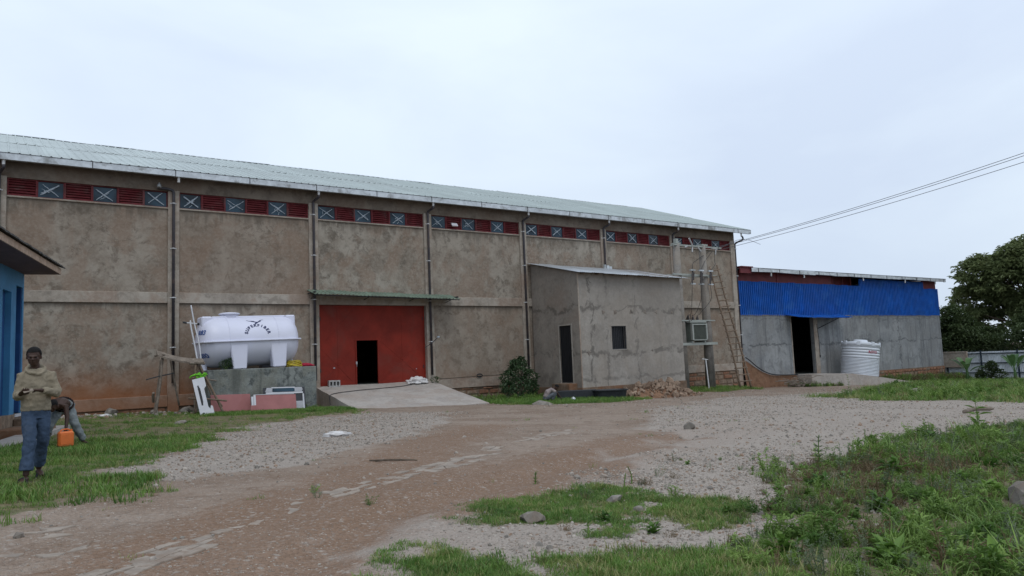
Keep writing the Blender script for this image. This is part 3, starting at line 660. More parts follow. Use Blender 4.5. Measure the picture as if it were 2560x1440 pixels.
part('window_reveal', MB().box(wx0-.07, wx0, ay-.012, ay+.02, wz0-.07, wz1+.06).box(wx1, wx1+.07, ay-.012, ay+.02, wz0-.07, wz1+.06).box(wx0, wx1, ay-.012, ay+.02, wz0-.07, wz0).box(wx0, wx1, ay-.012, ay+.02, wz1, wz1+.06), 'annex_plaster', AX, bevel=.008)
dr = part('door', MB().box(ax0+.05, ax0+.10, dw0, dw1, dz0, dz1), 'door_black', AX)
for k in range(5): part('rib', MB().box(ax0+.035, ax0+.05, dw0+.1+k*.19, dw0+.13+k*.19, dz0+.02, dz1-.02), 'door_black', dr)
part('door_reveal', MB().box(ax0-.02, ax0+.03, dw1, dw1+.09, dz0-.05, dz1+.08).box(ax0-.02, ax0+.03, dw0-.09, dw0, dz0-.05, dz1+.08).box(ax0-.02, ax0+.03, dw0, dw1, dz1, dz1+.08), 'annex_plaster', AX, bevel=.008)
part('doorstep', MB().box(ax0-.55, ax0-.01, dw0-.35, dw1+.15, -.55, -.2), 'foundation_mortar', AX, bevel=.02)
part('doorstep', MB().box(ax0-1.15, ax0-.56, dw0-.55, dw1+.05, -1.2, -.56), 'foundation_mortar', AX, bevel=.02)
# render patches with raised ragged edges and putlog holes
def blob(cx, cz, rx, rz, y, seed, n=26):
    P = []
    for k in range(n):
        t = 2*math.pi*k/n; r = 1+.28*math.sin(3*t+seed)+.18*math.sin(7*t+seed*2)+U(-.07, .07); P.append((cx+rx*r*math.cos(t), cz+rz*r*math.sin(t)))
    return P
for cx, cz, s in ((19.85, 3.42, .10), (20.7, 3.42, .11), (21.85, 3.45, .11), (22.9, 3.45, .11), (23.75, 3.45, .10), (25.0, 3.42, .06), (23.3, 1.35, .07), (18.75, 1.32, .13)):
    mb = MB(); P = blob(cx, cz, s, s, ay, cx); n = len(P)
    mb.add([(x, ay-.003, z) for x, z in P]+[(cx+(x-cx)*.6, ay-.022, cz+(z-cz)*.6) for x, z in P], [(k, (k+1) % n, (k+1) % n+n, k+n) for k in range(n)]+[tuple(range(n, 2*n))])
    part('putlog_patch', mb, 'annex_side_plaster', AX)
tr = MB()
ro = part('roof', MB().tube([(18.3, -.1, 6.36), (25.7, -.1, 6.36)], .05, 6), 'wood_grey', AX)
am = ribbed(.84, 4.62, .14, .018, top=.03, base=.06).mesh('roof_sheet', 'annex_roof')
for k in range(10): link('roof_sheet', am, ro, (17.98+k*.82, -4.46+.02*math.sin(k*1.9), 5.42-.010*k+.012*math.sin(k*1.7)+(k % 2)*.004), (math.atan(.225)+U(-.003, .003), .012, U(-.004, .004)))
for k in range(8): part('rafter', MB().tube([(18.4+k*1.03, -4.30+U(-.05, .03), 5.37), (18.4+k*1.03, -.1, 6.30)], .045, 8), 'wood_pole', ro)
fl2 = MB()
for dx in (-.25, 0, .22): fl2.box(23.75+dx-.1, 23.75+dx+.1, -.3, -.27, 6.28+U(-.03, .03), 6.5+U(-.05, .08))
part('pipe_flashing', fl2, 'galvanised', ro)
# ------------------------------------------------------------------ far shed with blue sheeting
SH = thing('shed', 'grey rendered shed with a band of blue corrugated sheeting, beyond the ladder', 'shed', (50, 2, -1.8))
sx0, sx1, sy = 36.25, 64.9, .3
sd0, sd1 = 42.3, 45.1
sb = MB()
for (a, b, c, d) in ((sx0, sd0, -1.0, 3.60), (sd1, sx1, -1.0, 3.60), (sd0, sd1, 3.50, 3.60)): sb.box(a, b, sy, sy+.3, c, d)
part('front_wall', sb, 'shed_plaster', SH)
part('coping', MB().box(sx0, sd0-.6, sy-.03, sy+.2, 3.555, 3.605).box(sd1+2.9, sx1+.02, sy-.03, sy+.2, 3.555, 3.605), 'pilaster_plaster', SH)
part('door_jamb', MB().box(sd1-.02, sd1+.5, sy-.025, sy-.004, -.85, 3.5), 'pilaster_plaster', SH)
part('door_jamb', MB().box(sd0-.1, sd0, sy-.02, sy-.003, -.85, 3.5), 'pilaster_plaster', SH)
fs = part('foundation', MB().box(sx0, sx1+.05, sy-.03, sy+.35, -3.2, -1.0), 'foundation_mortar', SH)
stones(fs, 52.0, 64.9, sy-.03, -2.5, -1.06, ['stone_red', 'stone_red', 'stone_brown'], (.4, .8), (.26, .36), .08)
part('wall_offset', MB().box(47.5, sx1+.03, sy-.02, sy+.2, -1.25, -1.0), 'shed_plaster', SH)
for xa, xb in ((sx1-.3, sx1), (sx0, sx0+.2)):
    w_ = MB(); w_.add([(xa, sy+.3, -1.5), (xb, sy+.3, -1.5), (xb, 14, -1.5), (xa, 14, -1.5), (xa, sy+.3, 6.79), (xb, sy+.3, 6.79), (xb, 14, 7.56), (xa, 14, 7.56)], [(0, 3, 2, 1), (4, 5, 6, 7), (0, 1, 5, 4), (1, 2, 6, 5), (2, 3, 7, 6), (3, 0, 4, 7)])
    part('side_wall', w_, 'shed_plaster', SH)
part('dark_backing', MB().box(48.0, 52.2, sy+.9, sy+.95, 3.6, 6.84), 'shed_red', SH)  # added sheet behind the cladding gap, standing in for the dark interior
part('rear_wall', MB().box(sx0, sx1, 14.0, 14.3, -2, 7.6), 'shed_plaster', SH)
part('floor_slab', MB().box(sx0, sx1, sy+.31, 14, -1.2, -.85), 'platform_concrete', SH)
part('red_cladding', MB().box(sx0, 48.25, sy+.10, sy+.16, 3.6, 6.75), 'shed_red', SH)
part('red_cladding', MB().box(62.4, 64.85, sy+.10, sy+.16, 3.6, 6.75), 'shed_red', SH)
part('cladding_post', MB().box(41.05, 41.12, sy+.06, sy+.099, 5.6, 6.7).box(48.2, 48.27, sy+.05, sy+.099, 5.6, 6.7).box(50.0, 50.07, sy+.3, sy+.36, 5.6, 6.7).box(51.2, 51.27, sy+.3, sy+.36, 5.6, 6.7), 'shed_red', SH)
bm1 = None
def bsheet(L):
    mb = MB(); prof = []; n = 4; p = .22
    for k in range(n):
        x = k*p; prof += [(x, 0), (x+.045, .0), (x+.07, -.09), (x+.15, -.09), (x+.175, 0)]
    prof.append((n*p+.02, 0)); m = len(prof)
    mb.add([(x, y, 0) for x, y in prof]+[(x, y, L) for x, y in prof], [(i, i+1, i+1+m, i+m) for i in range(m-1)]); return mb.mesh('blue_sheet', 'sheet_blue')
B1, B2 = bsheet(2.44), bsheet(3.02)
for k in range(33):
    x = 36.22+k*.87; tall = 51.6 < x+.3 < 62.5
    if x > 64.4: continue
    link('blue_sheet', B2 if tall else B1, SH, (x-50, sy+.02-2, 3.56+1.8+U(-.02, .025)), (U(-.004, .004), U(-.012, .012), U(-.012, .012)))
aw2 = part('door_awning', MB().tube([(43.6, -.95, 3.32), (48.3, -.75, 3.33)], .03, 6).tube([(45.6, sy, 2.55), (46.8, -.8, 3.30)], .03, 6), 'dark_metal', SH)
am2 = ribbed(.88, 1.25, .22, .035, top=.03, base=.06).mesh('awning_sheet', 'sheet_blue')
for k in range(8): link('awning_sheet', am2, aw2, (41.55+k*.87, -.98, 3.36-.03*min(k, 3)+.012*max(k-3, 0)+.01*(k % 2)), (R(12)+U(-.03, .03), .02 if k < 3 else -.01, U(-.01, .01)))
part('light_cable', MB().tube([(45.5, sy-.03, 2.9), (45.62, sy-.04, 1.6), (45.60, sy-.05, .55)], .02, 6).tube([(45.6, sy-.05, .55), (45.6, sy-.05, .35)], .05, 8), 'cable_black', SH)
g2 = gutter(SH, 37.3, 65.4, -.32, 6.87, h=.24, d=.2, seg=2.55, sag=.03)
for k in range(12):
    part('gutter_strap', MB().box(38.0+k*2.45, 38.06+k*2.45, -.335, -.322, 6.60, 6.90), 'strap_dark', g2)
part('gutter_lip', MB().tube([(37.3, -.33, 6.885), (65.4, -.33, 6.885)], .02, 6), 'strap_dark', g2)
for x in (39.6, 43.6, 51.7, 58.3, 63.6): part('outlet', MB().tube([(x, -.22, 6.64), (x, -.22, 6.36)], [.06, .05], 8), 'pipe_white', g2)
mb = MB(); mb.box(0, 29, 0, 14.6, 0, .05, Matrix.Translation((36.35, -.14, 6.80)) @ Matrix.Rotation(R(3), 4, 'X')); part('roof', mb, 'annex_roof', SH)
mb = MB(); mb.box(36.2, 37.5, -.3, 1.2, 6.9, 6.98).box(36.2, 37.45, -.2, -.1, 6.5, 6.9); part('roof_trim', mb, 'shed_red', SH)
# earth bank and brushwood between the two buildings
bk = MB(); prof = [(36.0, .55), (36.6, .32), (37.3, -.05), (38.1, -.42), (39.0, -.68), (40.2, -.8), (42.2, -.85)]
vs = [(x, .28, z) for x, z in prof]+[(x, .0, z-.02) for x, z in prof]+[(x, -.25-.1*math.sin(x*3), -2.2) for x, z in prof]; n = len(prof)
bk.add(vs, [(i, i+1, i+1+n, i+n) for i in range(n-1)]+[(i+n, i+1+n, i+1+2*n, i+2*n) for i in range(n-1)])
solo('mud_plinth', bk, 'red_soil', 'red-brown mud plinth sloping down between the warehouse corner and shed door', 'plinth')
solo('drain_pipe', MB().tube(catmull([(36.25, -.1, .62), (36.7, -.12, .38), (37.3, -.12, .0), (38.1, -.12, -.38), (39.0, -.12, -.64), (40.3, -.12, -.76), (42.0, -.12, -.8)], 5), .04, 6), 'cable_black', 'dark cable running down along the mud plinth to the shed door', 'cable', smooth=True)
bp = thing('brushwood_pile', 'heap of dry grey sticks left of the shed ramp', 'sticks', (40.4, -1.5, gzf(40.4, -1.5)))
stk = [MB().tube(catmull([(-.5*l, 0, 0), (-.1*l, .05, .03), (.2*l, -.03, .02), (.5*l, .06, .0)], 2), [.028]*6+[.012], 5).mesh('stick', 'wood_grey') for l in (.8, 1.2, 1.6)]
for k in range(46): link('stick', random.choice(stk), bp, (random.gauss(0, .75), random.gauss(0, .35), abs(random.gauss(.0, .28))+.05), (U(-.5, .5), U(-.4, .4), random.gauss(0, .7)))
# shed ramp, descending along the wall
rp = MB(); P = [(42.1, -.8), (44.9, -.84), (47, -1.15), (49.5, -1.55), (51.0, -1.80)]; n = len(P)
yn = [-1.2, -2.6, -3.2, -3.9, -4.2]
vs = [(x, sy-.04, z) for x, z in P]+[(x, yn[i], z-.02) for i, (x, z) in enumerate(P)]+[(x, yn[i]-.05, -2.6) for i, (x, z) in enumerate(P)]
rp.add(vs, [(i, i+n, i+1+n, i+1) for i in range(n-1)]+[(i+n, i+2*n, i+1+2*n, i+1+n) for i in range(n-1)]+[(0, 2*n, n), (n-1, 2*n-1, 3*n-1)])
solo('shed_ramp', rp, 'ramp_concrete', 'cracked earth-stained concrete ramp leading up to the dark shed door', 'ramp')
# ribbed white tank on the shed ramp
T2 = thing('plastic_tank', 'upright ribbed white plastic tank tilting on the shed ramp', 'tank', (47.55, -1.62, -1.36), (0, 0, 0))
axv = (r2*1.0); T2.rotation_mode = 'QUATERNION'
from mathutils import Quaternion
T2.rotation_quaternion = Quaternion(Vector((fw.x, fw.y, 0)).normalized(), R(6.5))
pr = [(0, .02), (1.22, .02)]; z = .04; k = 0
while z < 2.36:
    p = .105 if z < 1.5 else .21
    pr += [(1.27, z), (1.315, z+.012), (1.33, z+p*.5), (1.315, z+p-.02), (1.27, z+p-.004)]; z += p
pr += [(1.28, 2.44), (1.34, 2.46), (1.35, 2.66), (1.33, 2.68), (1.18, 2.70), (.5, 2.80), (.46, 2.92), (.40, 2.94), (0, 2.95)]
part('tank_shell', MB().lathe(pr, 56), 'tank_cream', T2, smooth=True, world=False)
for k in range(8):
    a = k*math.pi/4+.42; part('lifting_lug', MB().box(-.12, .12, -.06, .05, 0, .32, Matrix.Translation((1.32*math.cos(a), 1.32*math.sin(a), 2.46)) @ Matrix.Rotation(a-math.pi/2, 4, 'Z')), 'tank_cream', T2, world=False, bevel=.02)
def text_mesh(s, size, bold=.012):
    c = bpy.data.curves.new('t', 'FONT'); c.body = s; c.size = size; c.align_x = 'CENTER'; c.offset = bold*size; c.resolution_u = 3
    o = bpy.data.objects.new('t', c); COL.objects.link(o); dg = bpy.context.evaluated_depsgraph_get(); dg.update()
    m = bpy.data.meshes.new_from_object(o.evaluated_get(dg)); vs = [tuple(v.co) for v in m.vertices]; fs = [tuple(p.vertices) for p in m.polygons]
    bpy.data.objects.remove(o); bpy.data.curves.remove(c); bpy.data.meshes.remove(m); return vs, fs
vs, fcs = text_mesh('ROTO', .26, .03); mb = MB(); a0 = math.atan2(CAM.y+1.62, CAM.x-47.55)+R(40)
mb.add([((1.345)*math.cos(a0+x/1.34), (1.345)*math.sin(a0+x/1.34), 1.93+y) for x, y, z in vs], fcs); part('lettering', mb, 'red_ink', T2, world=False)

# ------------------------------------------------------------------ big white tank on its plinth, things around it
solo('tank_plinth', MB().box(.52, 4.86, -2.62, -.25, -1.0, 1.21), 'platform_concrete', 'weathered grey concrete plinth carrying the big white water tank', 'plinth', bevel=.02)
ck = MB(); pts = catmull([(2.02, -2.628, 1.2), (2.05, -2.628, .9), (2.12, -2.628, .72), (2.06, -2.628, .45), (2.09, -2.628, .2), (2.16, -2.628, -.1)], 4)
for a, b in zip(pts[:-1], pts[1:]): ck.add([(a.x-.010, a.y, a.z), (a.x+.010, a.y, a.z), (b.x+.010, b.y, b.z), (b.x-.010, b.y, b.z)], [(0, 1, 2, 3)])
TK = thing('water_tank', 'big white horizontal fibreglass water tank with dark blue lettering', 'tank', (2.40, -1.45, 1.215), (0, R(-1.2), 0))
L2, RR = 2.0, 1.02; zc = 1.13
prof = []
for k in range(9):
    t = k/8*math.pi/2; prof.append((-L2+.0+.42*(1-math.cos(0))+(-.0), 0))
cyl = MB(); NN = 48; rings = []
for x, r in [(-L2, .0), (-L2+.01, .25), (-L2+.04, .48), (-L2+.10, .68), (-L2+.20, .84), (-L2+.34, .95), (-L2+.52, 1.01), (-L2+.7, 1.02), (L2-.7, 1.02), (L2-.52, 1.01), (L2-.34, .95), (L2-.20, .84), (L2-.10, .68), (L2-.04, .48), (L2-.01, .25), (L2, 0)]: rings.append((x, max(r/1.02, .002)))
vs = []; fc = []
for x, r in rings:
    for k in range(NN):
        t = 2*math.pi*k/NN; vs.append((x, r*RR*math.cos(t), zc+r*RR*math.sin(t)))
for i in range(len(rings)-1):
    for k in range(NN): fc.append((i*NN+k, (i+1)*NN+k, (i+1)*NN+(k+1) % NN, i*NN+(k+1) % NN))
cyl.add(vs, fc); part('shell', cyl, 'tank_white', TK, smooth=True, world=False)
fl = MB(); out = [(-L2-.06, -.55), (-L2+.06, -.92), (-L2+.35, -1.10), (L2-.35, -1.10), (L2-.06, -.92), (L2+.06, -.55), (L2+.06, .55), (L2-.06, .92), (L2-.35, 1.1), (-L2+.35, 1.1), (-L2+.06, .92), (-L2-.06, .55)]
fl.prism(out, zc-.03, zc+.025); part('seam_flange', fl, 'tank_white', TK, world=False, bevel=.012)
for x0 in (-L2+.12, L2-.52):
    mb = MB(); mb.box(x0, x0+.40, -.42, .42, zc+.55, zc+1.035); part('end_shoulder', mb, 'tank_white', TK, world=False, bevel=.05)
part('top_ridge', MB().box(-L2+.52, L2-.52, -.32, .32, zc+.9, zc+1.035), 'tank_white', TK, world=False, bevel=.03)
part('hatch', MB().lathe([(.36, -.1), (.36, .07), (.41, .07), (.42, .11), (.36, .14), (.2, .165), (0, .17)], 28, (-.72, 0, zc+1.04)), 'tank_white', TK, smooth=True, world=False)
for x in (-.60, .98):
    rb = MB()
    for k in range(25):
        pass
    for sgn in (-1, 1):
        mb = MB(); w0, w1 = .33, .26
        mb.add([(x-w0, sgn*.55, zc-.3), (x+w0, sgn*.55, zc-.3), (x+w1, sgn*.62, 0), (x-w1, sgn*.62, 0), (x-w0-.03, sgn*1.005, zc-.06), (x+w0+.03, sgn*1.005, zc-.06), (x+w1, sgn*1.03, 0), (x-w1, sgn*1.03, 0)],
               [(0, 1, 2, 3), (4, 7, 6, 5), (0, 4, 5, 1), (1, 5, 6, 2), (2, 6, 7, 3), (3, 7, 4, 0)])
        part('saddle_leg', mb, 'tank_white', TK, world=False, bevel=.04)
for x in (-L2+.22, L2-.3):
    part('end_foot', MB().tube([(x, -.1, .02), (x, -.1, .5)], [.14, .10], 10), 'tank_white', TK, world=False)
for x in (-.95, .98):
    mb = MB(); mb.tube([(x, RR*1.004*math.cos(t), zc+RR*1.004*math.sin(t)) for t in np.linspace(math.pi*.5, math.pi*1.5, 26)], .009, 5); part('joint_line', mb, 'tank_white', TK, world=False)
# lettering bent round the shell; (u, v): u along x, v up the surface
def onshell(u, v, off=.006):
    t = math.pi+(.38-v)/RR*-1.0
    th = math.pi-(v/RR)
    return (u, (RR+off)*math.cos(th), zc+(RR+off)*math.sin(th))
lt = MB(); word = 'SUPERFIBER'; cu, cv, rad = .14, .22, .40
for k, ch in enumerate(word):
    a = R(168-k*156/(len(word)-1)); v_, f_ = text_mesh(ch, .175, .05)
    ca, sa_ = math.cos(a-math.pi/2), math.sin(a-math.pi/2)
    lt.add([onshell(cu+rad*math.cos(a)+x*ca-y*sa_, cv+rad*math.sin(a)*.93+x*sa_+y*ca) for x, y, z in v_], f_)
part('lettering', lt, 'blue_ink', TK, world=False)
em = MB()
for pl in ([(-.30, .98), (-.22, .93), (-.12, .92), (-.02, .90), (.02, .86), (.10, .845), (.17, .86), (.22, .93), (.30, .985), (.38, 1.0)], [(-.14, .905), (-.06, .885), (0, .86)], [(.14, .87), (.2, .89), (.25, .94)], [(.02, .85), (.08, .80), (.14, .85)], [(-.01, .755), (.03, .77), (.07, .75)], [(.0, .735), (.05, .745)], [(.2, .88), (.27, .92)]):
    cpts = catmull([(a, b, 0) for a, b in pl], 4); w = .022; n = len(cpts); vv = []
    for j, c in enumerate(cpts):
        d = (cpts[min(j+1, n-1)]-cpts[max(j-1, 0)]).normalized(); ww = w*(.35+.65*math.sin(math.pi*(j+.5)/n))
        vv += [onshell(c.x+cu-.05-d.y*ww, c.y-.02+d.x*ww), onshell(c.x+cu-.05+d.y*ww, c.y-.02-d.x*ww)]
    em.add(vv, [(2*j, 2*j+1, 2*j+3, 2*j+2) for j in range(n-1)])
part('bird_emblem', em, 'blue_ink', TK, world=False)
for word, z0 in (('0083', zc+.30), ('0000', zc-.62)):
    v_, f_ = text_mesh(word, .26, .02); e = MB(); vv = []
    for x, y, z in v_:
        yy = -.50-x; zz = z0+y
        rr = math.hypot(yy, zz-zc)/RR; xs = np.interp(rr, [.0, .25, .48, .68, .84, .95, 1.01], [-L2, -L2+.01, -L2+.04, -L2+.10, -L2+.20, -L2+.34, -L2+.52]); vv.append((float(xs)-.012, yy, zz))
    e.add([(a, b, c) for a, b, c in vv], f_); part('end_number', e, 'end_ink', TK, world=False)
# pipe at the tank end, two canes
tp = thing('tank_pipe', 'thin white plastic pipe elbow sticking out of the left end of the water tank', 'pipe', (.42, -1.45, 3.08))
part('pipe', MB().tube([(.12, 0, -.02), (-.42, 0, .04)], .028, 8), 'pipe_white', tp, world=False)
part('valve', MB().tube([(-.42, 0, .04), (-.56, 0, .06)], .04, 8).tube([(-.02, 0, -.01), (.05, 0, -.015)], .05, 8), 'black_plastic', tp, world=False)
solo('cane', MB().tube(catmull([(.30, -2.7, 1.3), (.24, -2.55, 2.2), (.10, -2.4, 3.0), (-.02, -2.35, 3.75)], 5), [.028]*15+[.018], 7), 'white_plastic', 'taller of the two pale canes leaning by the left end of the water tank', 'pole', smooth=True, group='canes by the water tank')
solo('cane', MB().tube(catmull([(.18, -2.75, 1.3), (.08, -2.6, 2.1), (-.05, -2.5, 2.9), (-.06, -2.45, 3.15)], 5), [.03]*15+[.02], 7), 'white_plastic', 'shorter of the two pale canes leaning by the left end of the water tank', 'pole', smooth=True, group='canes by the water tank')
# trestle bench of rough poles
TB = thing('trestle', 'rough pole trestle with a grey plank on top beside the tank plinth', 'trestle', (-.3, -2.9, gzf(-.3, -2.9)))
bz = TB.location.z
def pw(n, a, b, r, m='wood_pole'):
    a, b = Vector(a), Vector(b); mid = (a+b)/2+Vector((U(-.03, .03), U(-.02, .02), U(-.02, .02)))
    return part(n, MB().tube(catmull([a, mid, b], 4), [r*U(.9, 1.1) for _ in range(8)]+[r*.85], 8), m, TB, smooth=True)
pk = MB(); n = 8
for k in range(n):
    t0, t1 = k/n, (k+1)/n
    def pt(t, s, zz): return (-1.22+1.45*t, -2.35-.95*t+s*(.19-.06*t), 1.90-.36*t-.10*math.sin(t*3.1)+zz+s*(.10-.035*t))
    pk.add([pt(t0, -1, 0), pt(t1, -1, 0), pt(t1, 1, 0), pt(t0, 1, 0), pt(t0, -1, .06), pt(t1, -1, .06), pt(t1, 1, .06), pt(t0, 1, .06)], [(0, 3, 2, 1), (4, 5, 6, 7), (0, 1, 5, 4), (2, 3, 7, 6)]+([(0, 4, 7, 3)] if k == 0 else [])+([(1, 2, 6, 5)] if k == n-1 else []))
part('plank', pk, 'wood_grey', TB)
pw('leg', (-1.30, -2.5, bz-.1), (-1.02, -2.4, 1.9), .045, 'wood_grey'); pw('leg', (-.35, -1.9, bz+.3), (-.75, -2.2, 1.86), .035, 'wood_grey'); pw('leg', (-1.2, -1.6, bz-.1), (-1.0, -1.9, 1.8), .035, 'wood_grey')
pw('leg', (.0, -3.1, bz-.02), (-.03, -3.2, 1.50), .045); pw('leg', (.06, -3.0, bz-.1), (.07, -3.15, 1.40), .03); pw('leg', (.95, -3.45, bz-.1), (.12, -3.15, 1.42), .045); pw('leg', (.90, -3.3, bz+.2), (.08, -3.0, 1.45), .035); pw('leg', (.85, -2.9, bz-.05), (.2, -2.8, 1.40), .03)
pw('rail', (-.30, -3.32, .20), (1.02, -3.55, .03), .033); pw('rail', (-.1, -3.0, .95), (.72, -3.25, .80), .028, 'wood_grey'); pw('rail', (-1.62, -2.6, .95), (-.6, -2.3, 1.15), .022, 'strap_dark'); pw('rail', (-1.35, -2.5, .45), (-1.3, -2.2, .1), .05, 'wood_grey')
pw('crossbar', (-.25, -3.3, 1.50), (.35, -3.0, 1.47), .05, 'wood_grey'); pw('crossbar', (-1.25, -2.15, 1.83), (-1.0, -2.6, 1.86), .04, 'wood_grey')
# green cloth, white slotted board, pink boards, louvred panel
gc = MB()
for k in range(16):
    a = Vector((U(-.2, .2), U(-.08, .05), U(-.06, .08))); d = Vector((U(-.13, .13), U(-.04, .04), U(-.07, .06)))
    gc.tube(catmull([a-d, a+Vector((0, -.03, U(-.02, .04))), a+d, a+d*1.5+Vector((0, 0, -.05))], 3), [.015, .025, .03, .032, .032, .032, .03, .025, .02, .015], 6, sx=1, sy=.7)
solo('cloth', gc, 'green_cloth', 'bright lime green cloth tied round the trestle poles', 'cloth', (.05, -3.42, .99), smooth=True)
wb = thing('white_board', 'white moulded plastic board with a long dark slot leaning on the trestle', 'board', (.20, -4.05, gzf(.20, -4.05)), (R(-17), R(-12.5), R(-12)))
ol = [(-.22, 0), (.26, .0), (.26, .30), (.20, .34), (.16, .22), (.11, .32), (.11, 1.02), (.20, 1.12), (.20, 1.46), (-.22, 1.46)]
mb = MB(); mb.prism([(x, z) for x, z in ol], -.025, .025)
mb.v = [(x, -zz, y) for x, y, zz in mb.v]; mb.f = [tuple(reversed(f)) for f in mb.f]
part('panel', mb, 'white_plastic', wb, world=False)
part('slot', MB().prism([(-.10, .42), (-.05, .40), (-.02, .55), (-.02, 1.05), (-.06, 1.2), (-.10, 1.18)], -.001, .001).mesh('s', 'cable_black'), None, wb, world=False)
for o in list(wb.children):
    if o.name.startswith('slot'):
        for v in o.data.vertices: x, y, z = v.co; v.co = (x, -.0275-z, y)
part('slot', MB().box(-.12, -.02, -.0285, -.0265, .10, .16, Matrix.Rotation(R(-20), 4, 'Y')), 'cable_black', wb, world=False)
def board(name, x0, x1, y0, y1, h, th, lab, matn, tilt):
    """board leaning back against the plinth; bottom edge from (x0,y0) to (x1,y1)"""
    z0 = min(gzf(x0, y0), gzf(x1, y1))-.03; d = Vector((x1-x0, y1-y0, 0)); L = d.length; th_ = math.atan2(d.y, d.x)
    return tag(link(name, MB().box(0, L, 0, th, 0, h).mesh(name, matn, bevel=.008), None, (x0, y0, z0), (R(-tilt), R(1.5), th_)), lab, 'board')
board('pink_board', .55, 2.05, -3.2, -3.12, .82, .05, 'pinkish red board leaning on the plinth behind the white slotted board', 'pink_board', 16)
pb2 = thing('leaning_board', 'pinkish red panel with a white edge leaning in front of the louvred frame', 'board', (2.13, -3.42, gzf(2.8, -3.4)-.06), (R(-17), R(1.8), 0))
part('panel', MB().box(.03, 1.62, 0, .05, 0, .78), 'pink_board', pb2, world=False, bevel=.006)
part('edge_strip', MB().box(-.05, .027, -.012, .06, 0, .80).box(-.05, 1.55, -.012, .055, .782, .80), 'white_plastic', pb2, world=False)
part('loose_edge', MB().box(-.14, -.06, .0, .04, .03, .72), 'white_plastic', pb2, world=False)
solo('carton_scrap', MB().box(-.13, .13, -.04, .04, 0, .3), 'pink_board', 'small brown-pink scrap of board standing between the two pink panels', 'board', (2.0, -3.62, gzf(2, -3.6)-.02), rot=(R(-12), 0, .1), bevel=.01)
lp = thing('louvred_panel', 'white louvred frame with a dark oblong opening leaning on the plinth', 'panel', (2.55, -3.10, gzf(3, -3.1)-.05), (R(-14), R(1.5), 0))
lm = MB(); lm.box(0, 1.70, .03, .05, .02, 1.02); part('back_sheet', lm, 'strap_dark', lp, world=False)
fr_ = MB(); fr_.box(.0, .07, 0, .028, 0, .74).box(1.58, 1.64, 0, .028, 0, .74).box(.10, 1.60, 0, .028, .76, .83).box(.33, 1.28, 0, .028, .99, 1.03); part('frame', fr_, 'white_plastic', lp, world=False)
for k in range(4):
    for a, b in ((.08, .40), (1.22, 1.60)): part('slat', MB().box(a+.02*k*(a < 1), b-.02*abs(k-1.5), -.004, .024, .85+k*.042, .878+k*.042), 'white_plastic', lp, world=False)
for k in range(8): part('slat', MB().box(1.24, 1.575, -.004, .024, .05+k*.05, .085+k*.05), 'white_plastic', lp, world=False)
ov = MB(); ov.prism([(.36, .86), (.42, .835), (1.20, .835), (1.26, .86), (1.26, .95), (1.20, .985), (.42, .985), (.36, .95)], 0, .02); ov.v = [(x, -zz+.005, y) for x, y, zz in ov.v]; part('opening', ov, 'window_glass', lp, world=False)
# on the plinth top
yh = MB()
for k in range(5):
    c = [(.34*math.cos(t)*(1-.06*k)+U(-.02, .02), .22*math.sin(t)*(1-.05*k), .03+.045*k+.03*math.sin(t*2+k)) for t in np.linspace(0, 2*math.pi, 22)]; yh.tube(c, .022, 6)
solo('hose', yh, 'yellow_hose', 'coil of yellow hose on the right end of the plinth', 'hose', (4.12, -2.0, 1.23), smooth=True)
rc = MB(); rc.ell((0, 0, .05), (.34, .2, .09), 14, 7); rc.ell((.22, .02, .03), (.22, .16, .05), 10, 6)
solo('red_rag', rc, 'red_cloth', 'crumpled red rag on the right end of the plinth', 'rag', (4.62, -1.9, 1.22), smooth=True)
solo('broken_slab', MB().box(-.2, .2, -.12, .12, 0, .03, Matrix.Rotation(R(14), 4, 'Y')), 'strap_dark', 'dark flat scrap lying under the tank beside its front leg', 'scrap', (1.72, -2.35, 1.25), bevel=.005)
# ------------------------------------------------------------------ gate ramp and the things on it
rp = MB(); N1, N2 = 14, 14; vs = []
for j in range(N2+1):
    for i in range(N1+1):
        u, v = i/N1, j/N2; e = U(-.05, .05) if j == N2 else 0
        vs.append((5.80+6.05*u+(U(-.02, .02) if i in (0, N1) else 0)-.05*v, .22-5.35*v+e, .255-.95*v-.03*u*v+.012*math.sin(u*9+v*5)))
rp.add(vs, [(j*(N1+1)+i, (j+1)*(N1+1)+i, (j+1)*(N1+1)+i+1, j*(N1+1)+i+1) for j in range(N2) for i in range(N1)])
ed = [j*(N1+1) for j in range(N2+1)]+[N2*(N1+1)+i for i in range(1, N1+1)]+[j*(N1+1)+N1 for j in range(N2-1, -1, -1)]
o = len(rp.v); rp.v += [(rp.v[i][0], rp.v[i][1], -1.6) for i in ed]; n = len(ed)
for k in range(n-1): rp.f.append((ed[k], o+k, o+k+1, ed[k+1])); rp.mi.append(0)
solo('gate_ramp', rp, 'ramp_concrete', 'wide pale concrete ramp sloping down from the red gate', 'ramp')
def rampz(x, y): v = (.22-y)/5.35; return .255-.95*v-.03*((x-5.8)/6.05)*v
cb = [(5.3, -3.0, -.42), (5.55, -2.3, -.28), (5.9, -1.65, rampz(5.9, -1.65)+.03), (7.2, -1.2, rampz(7.2, -1.2)+.03), (8.6, -1.0, rampz(8.6, -1.0)+.03), (9.8, -.8, rampz(9.8, -.8)+.03), (10.6, -.45, rampz(10.6, -.45)+.03)]
solo('cable', MB().tube(catmull(cb, 6), .017, 6), 'cable_black', 'thin dark cable lying across the gate ramp', 'cable', smooth=True)
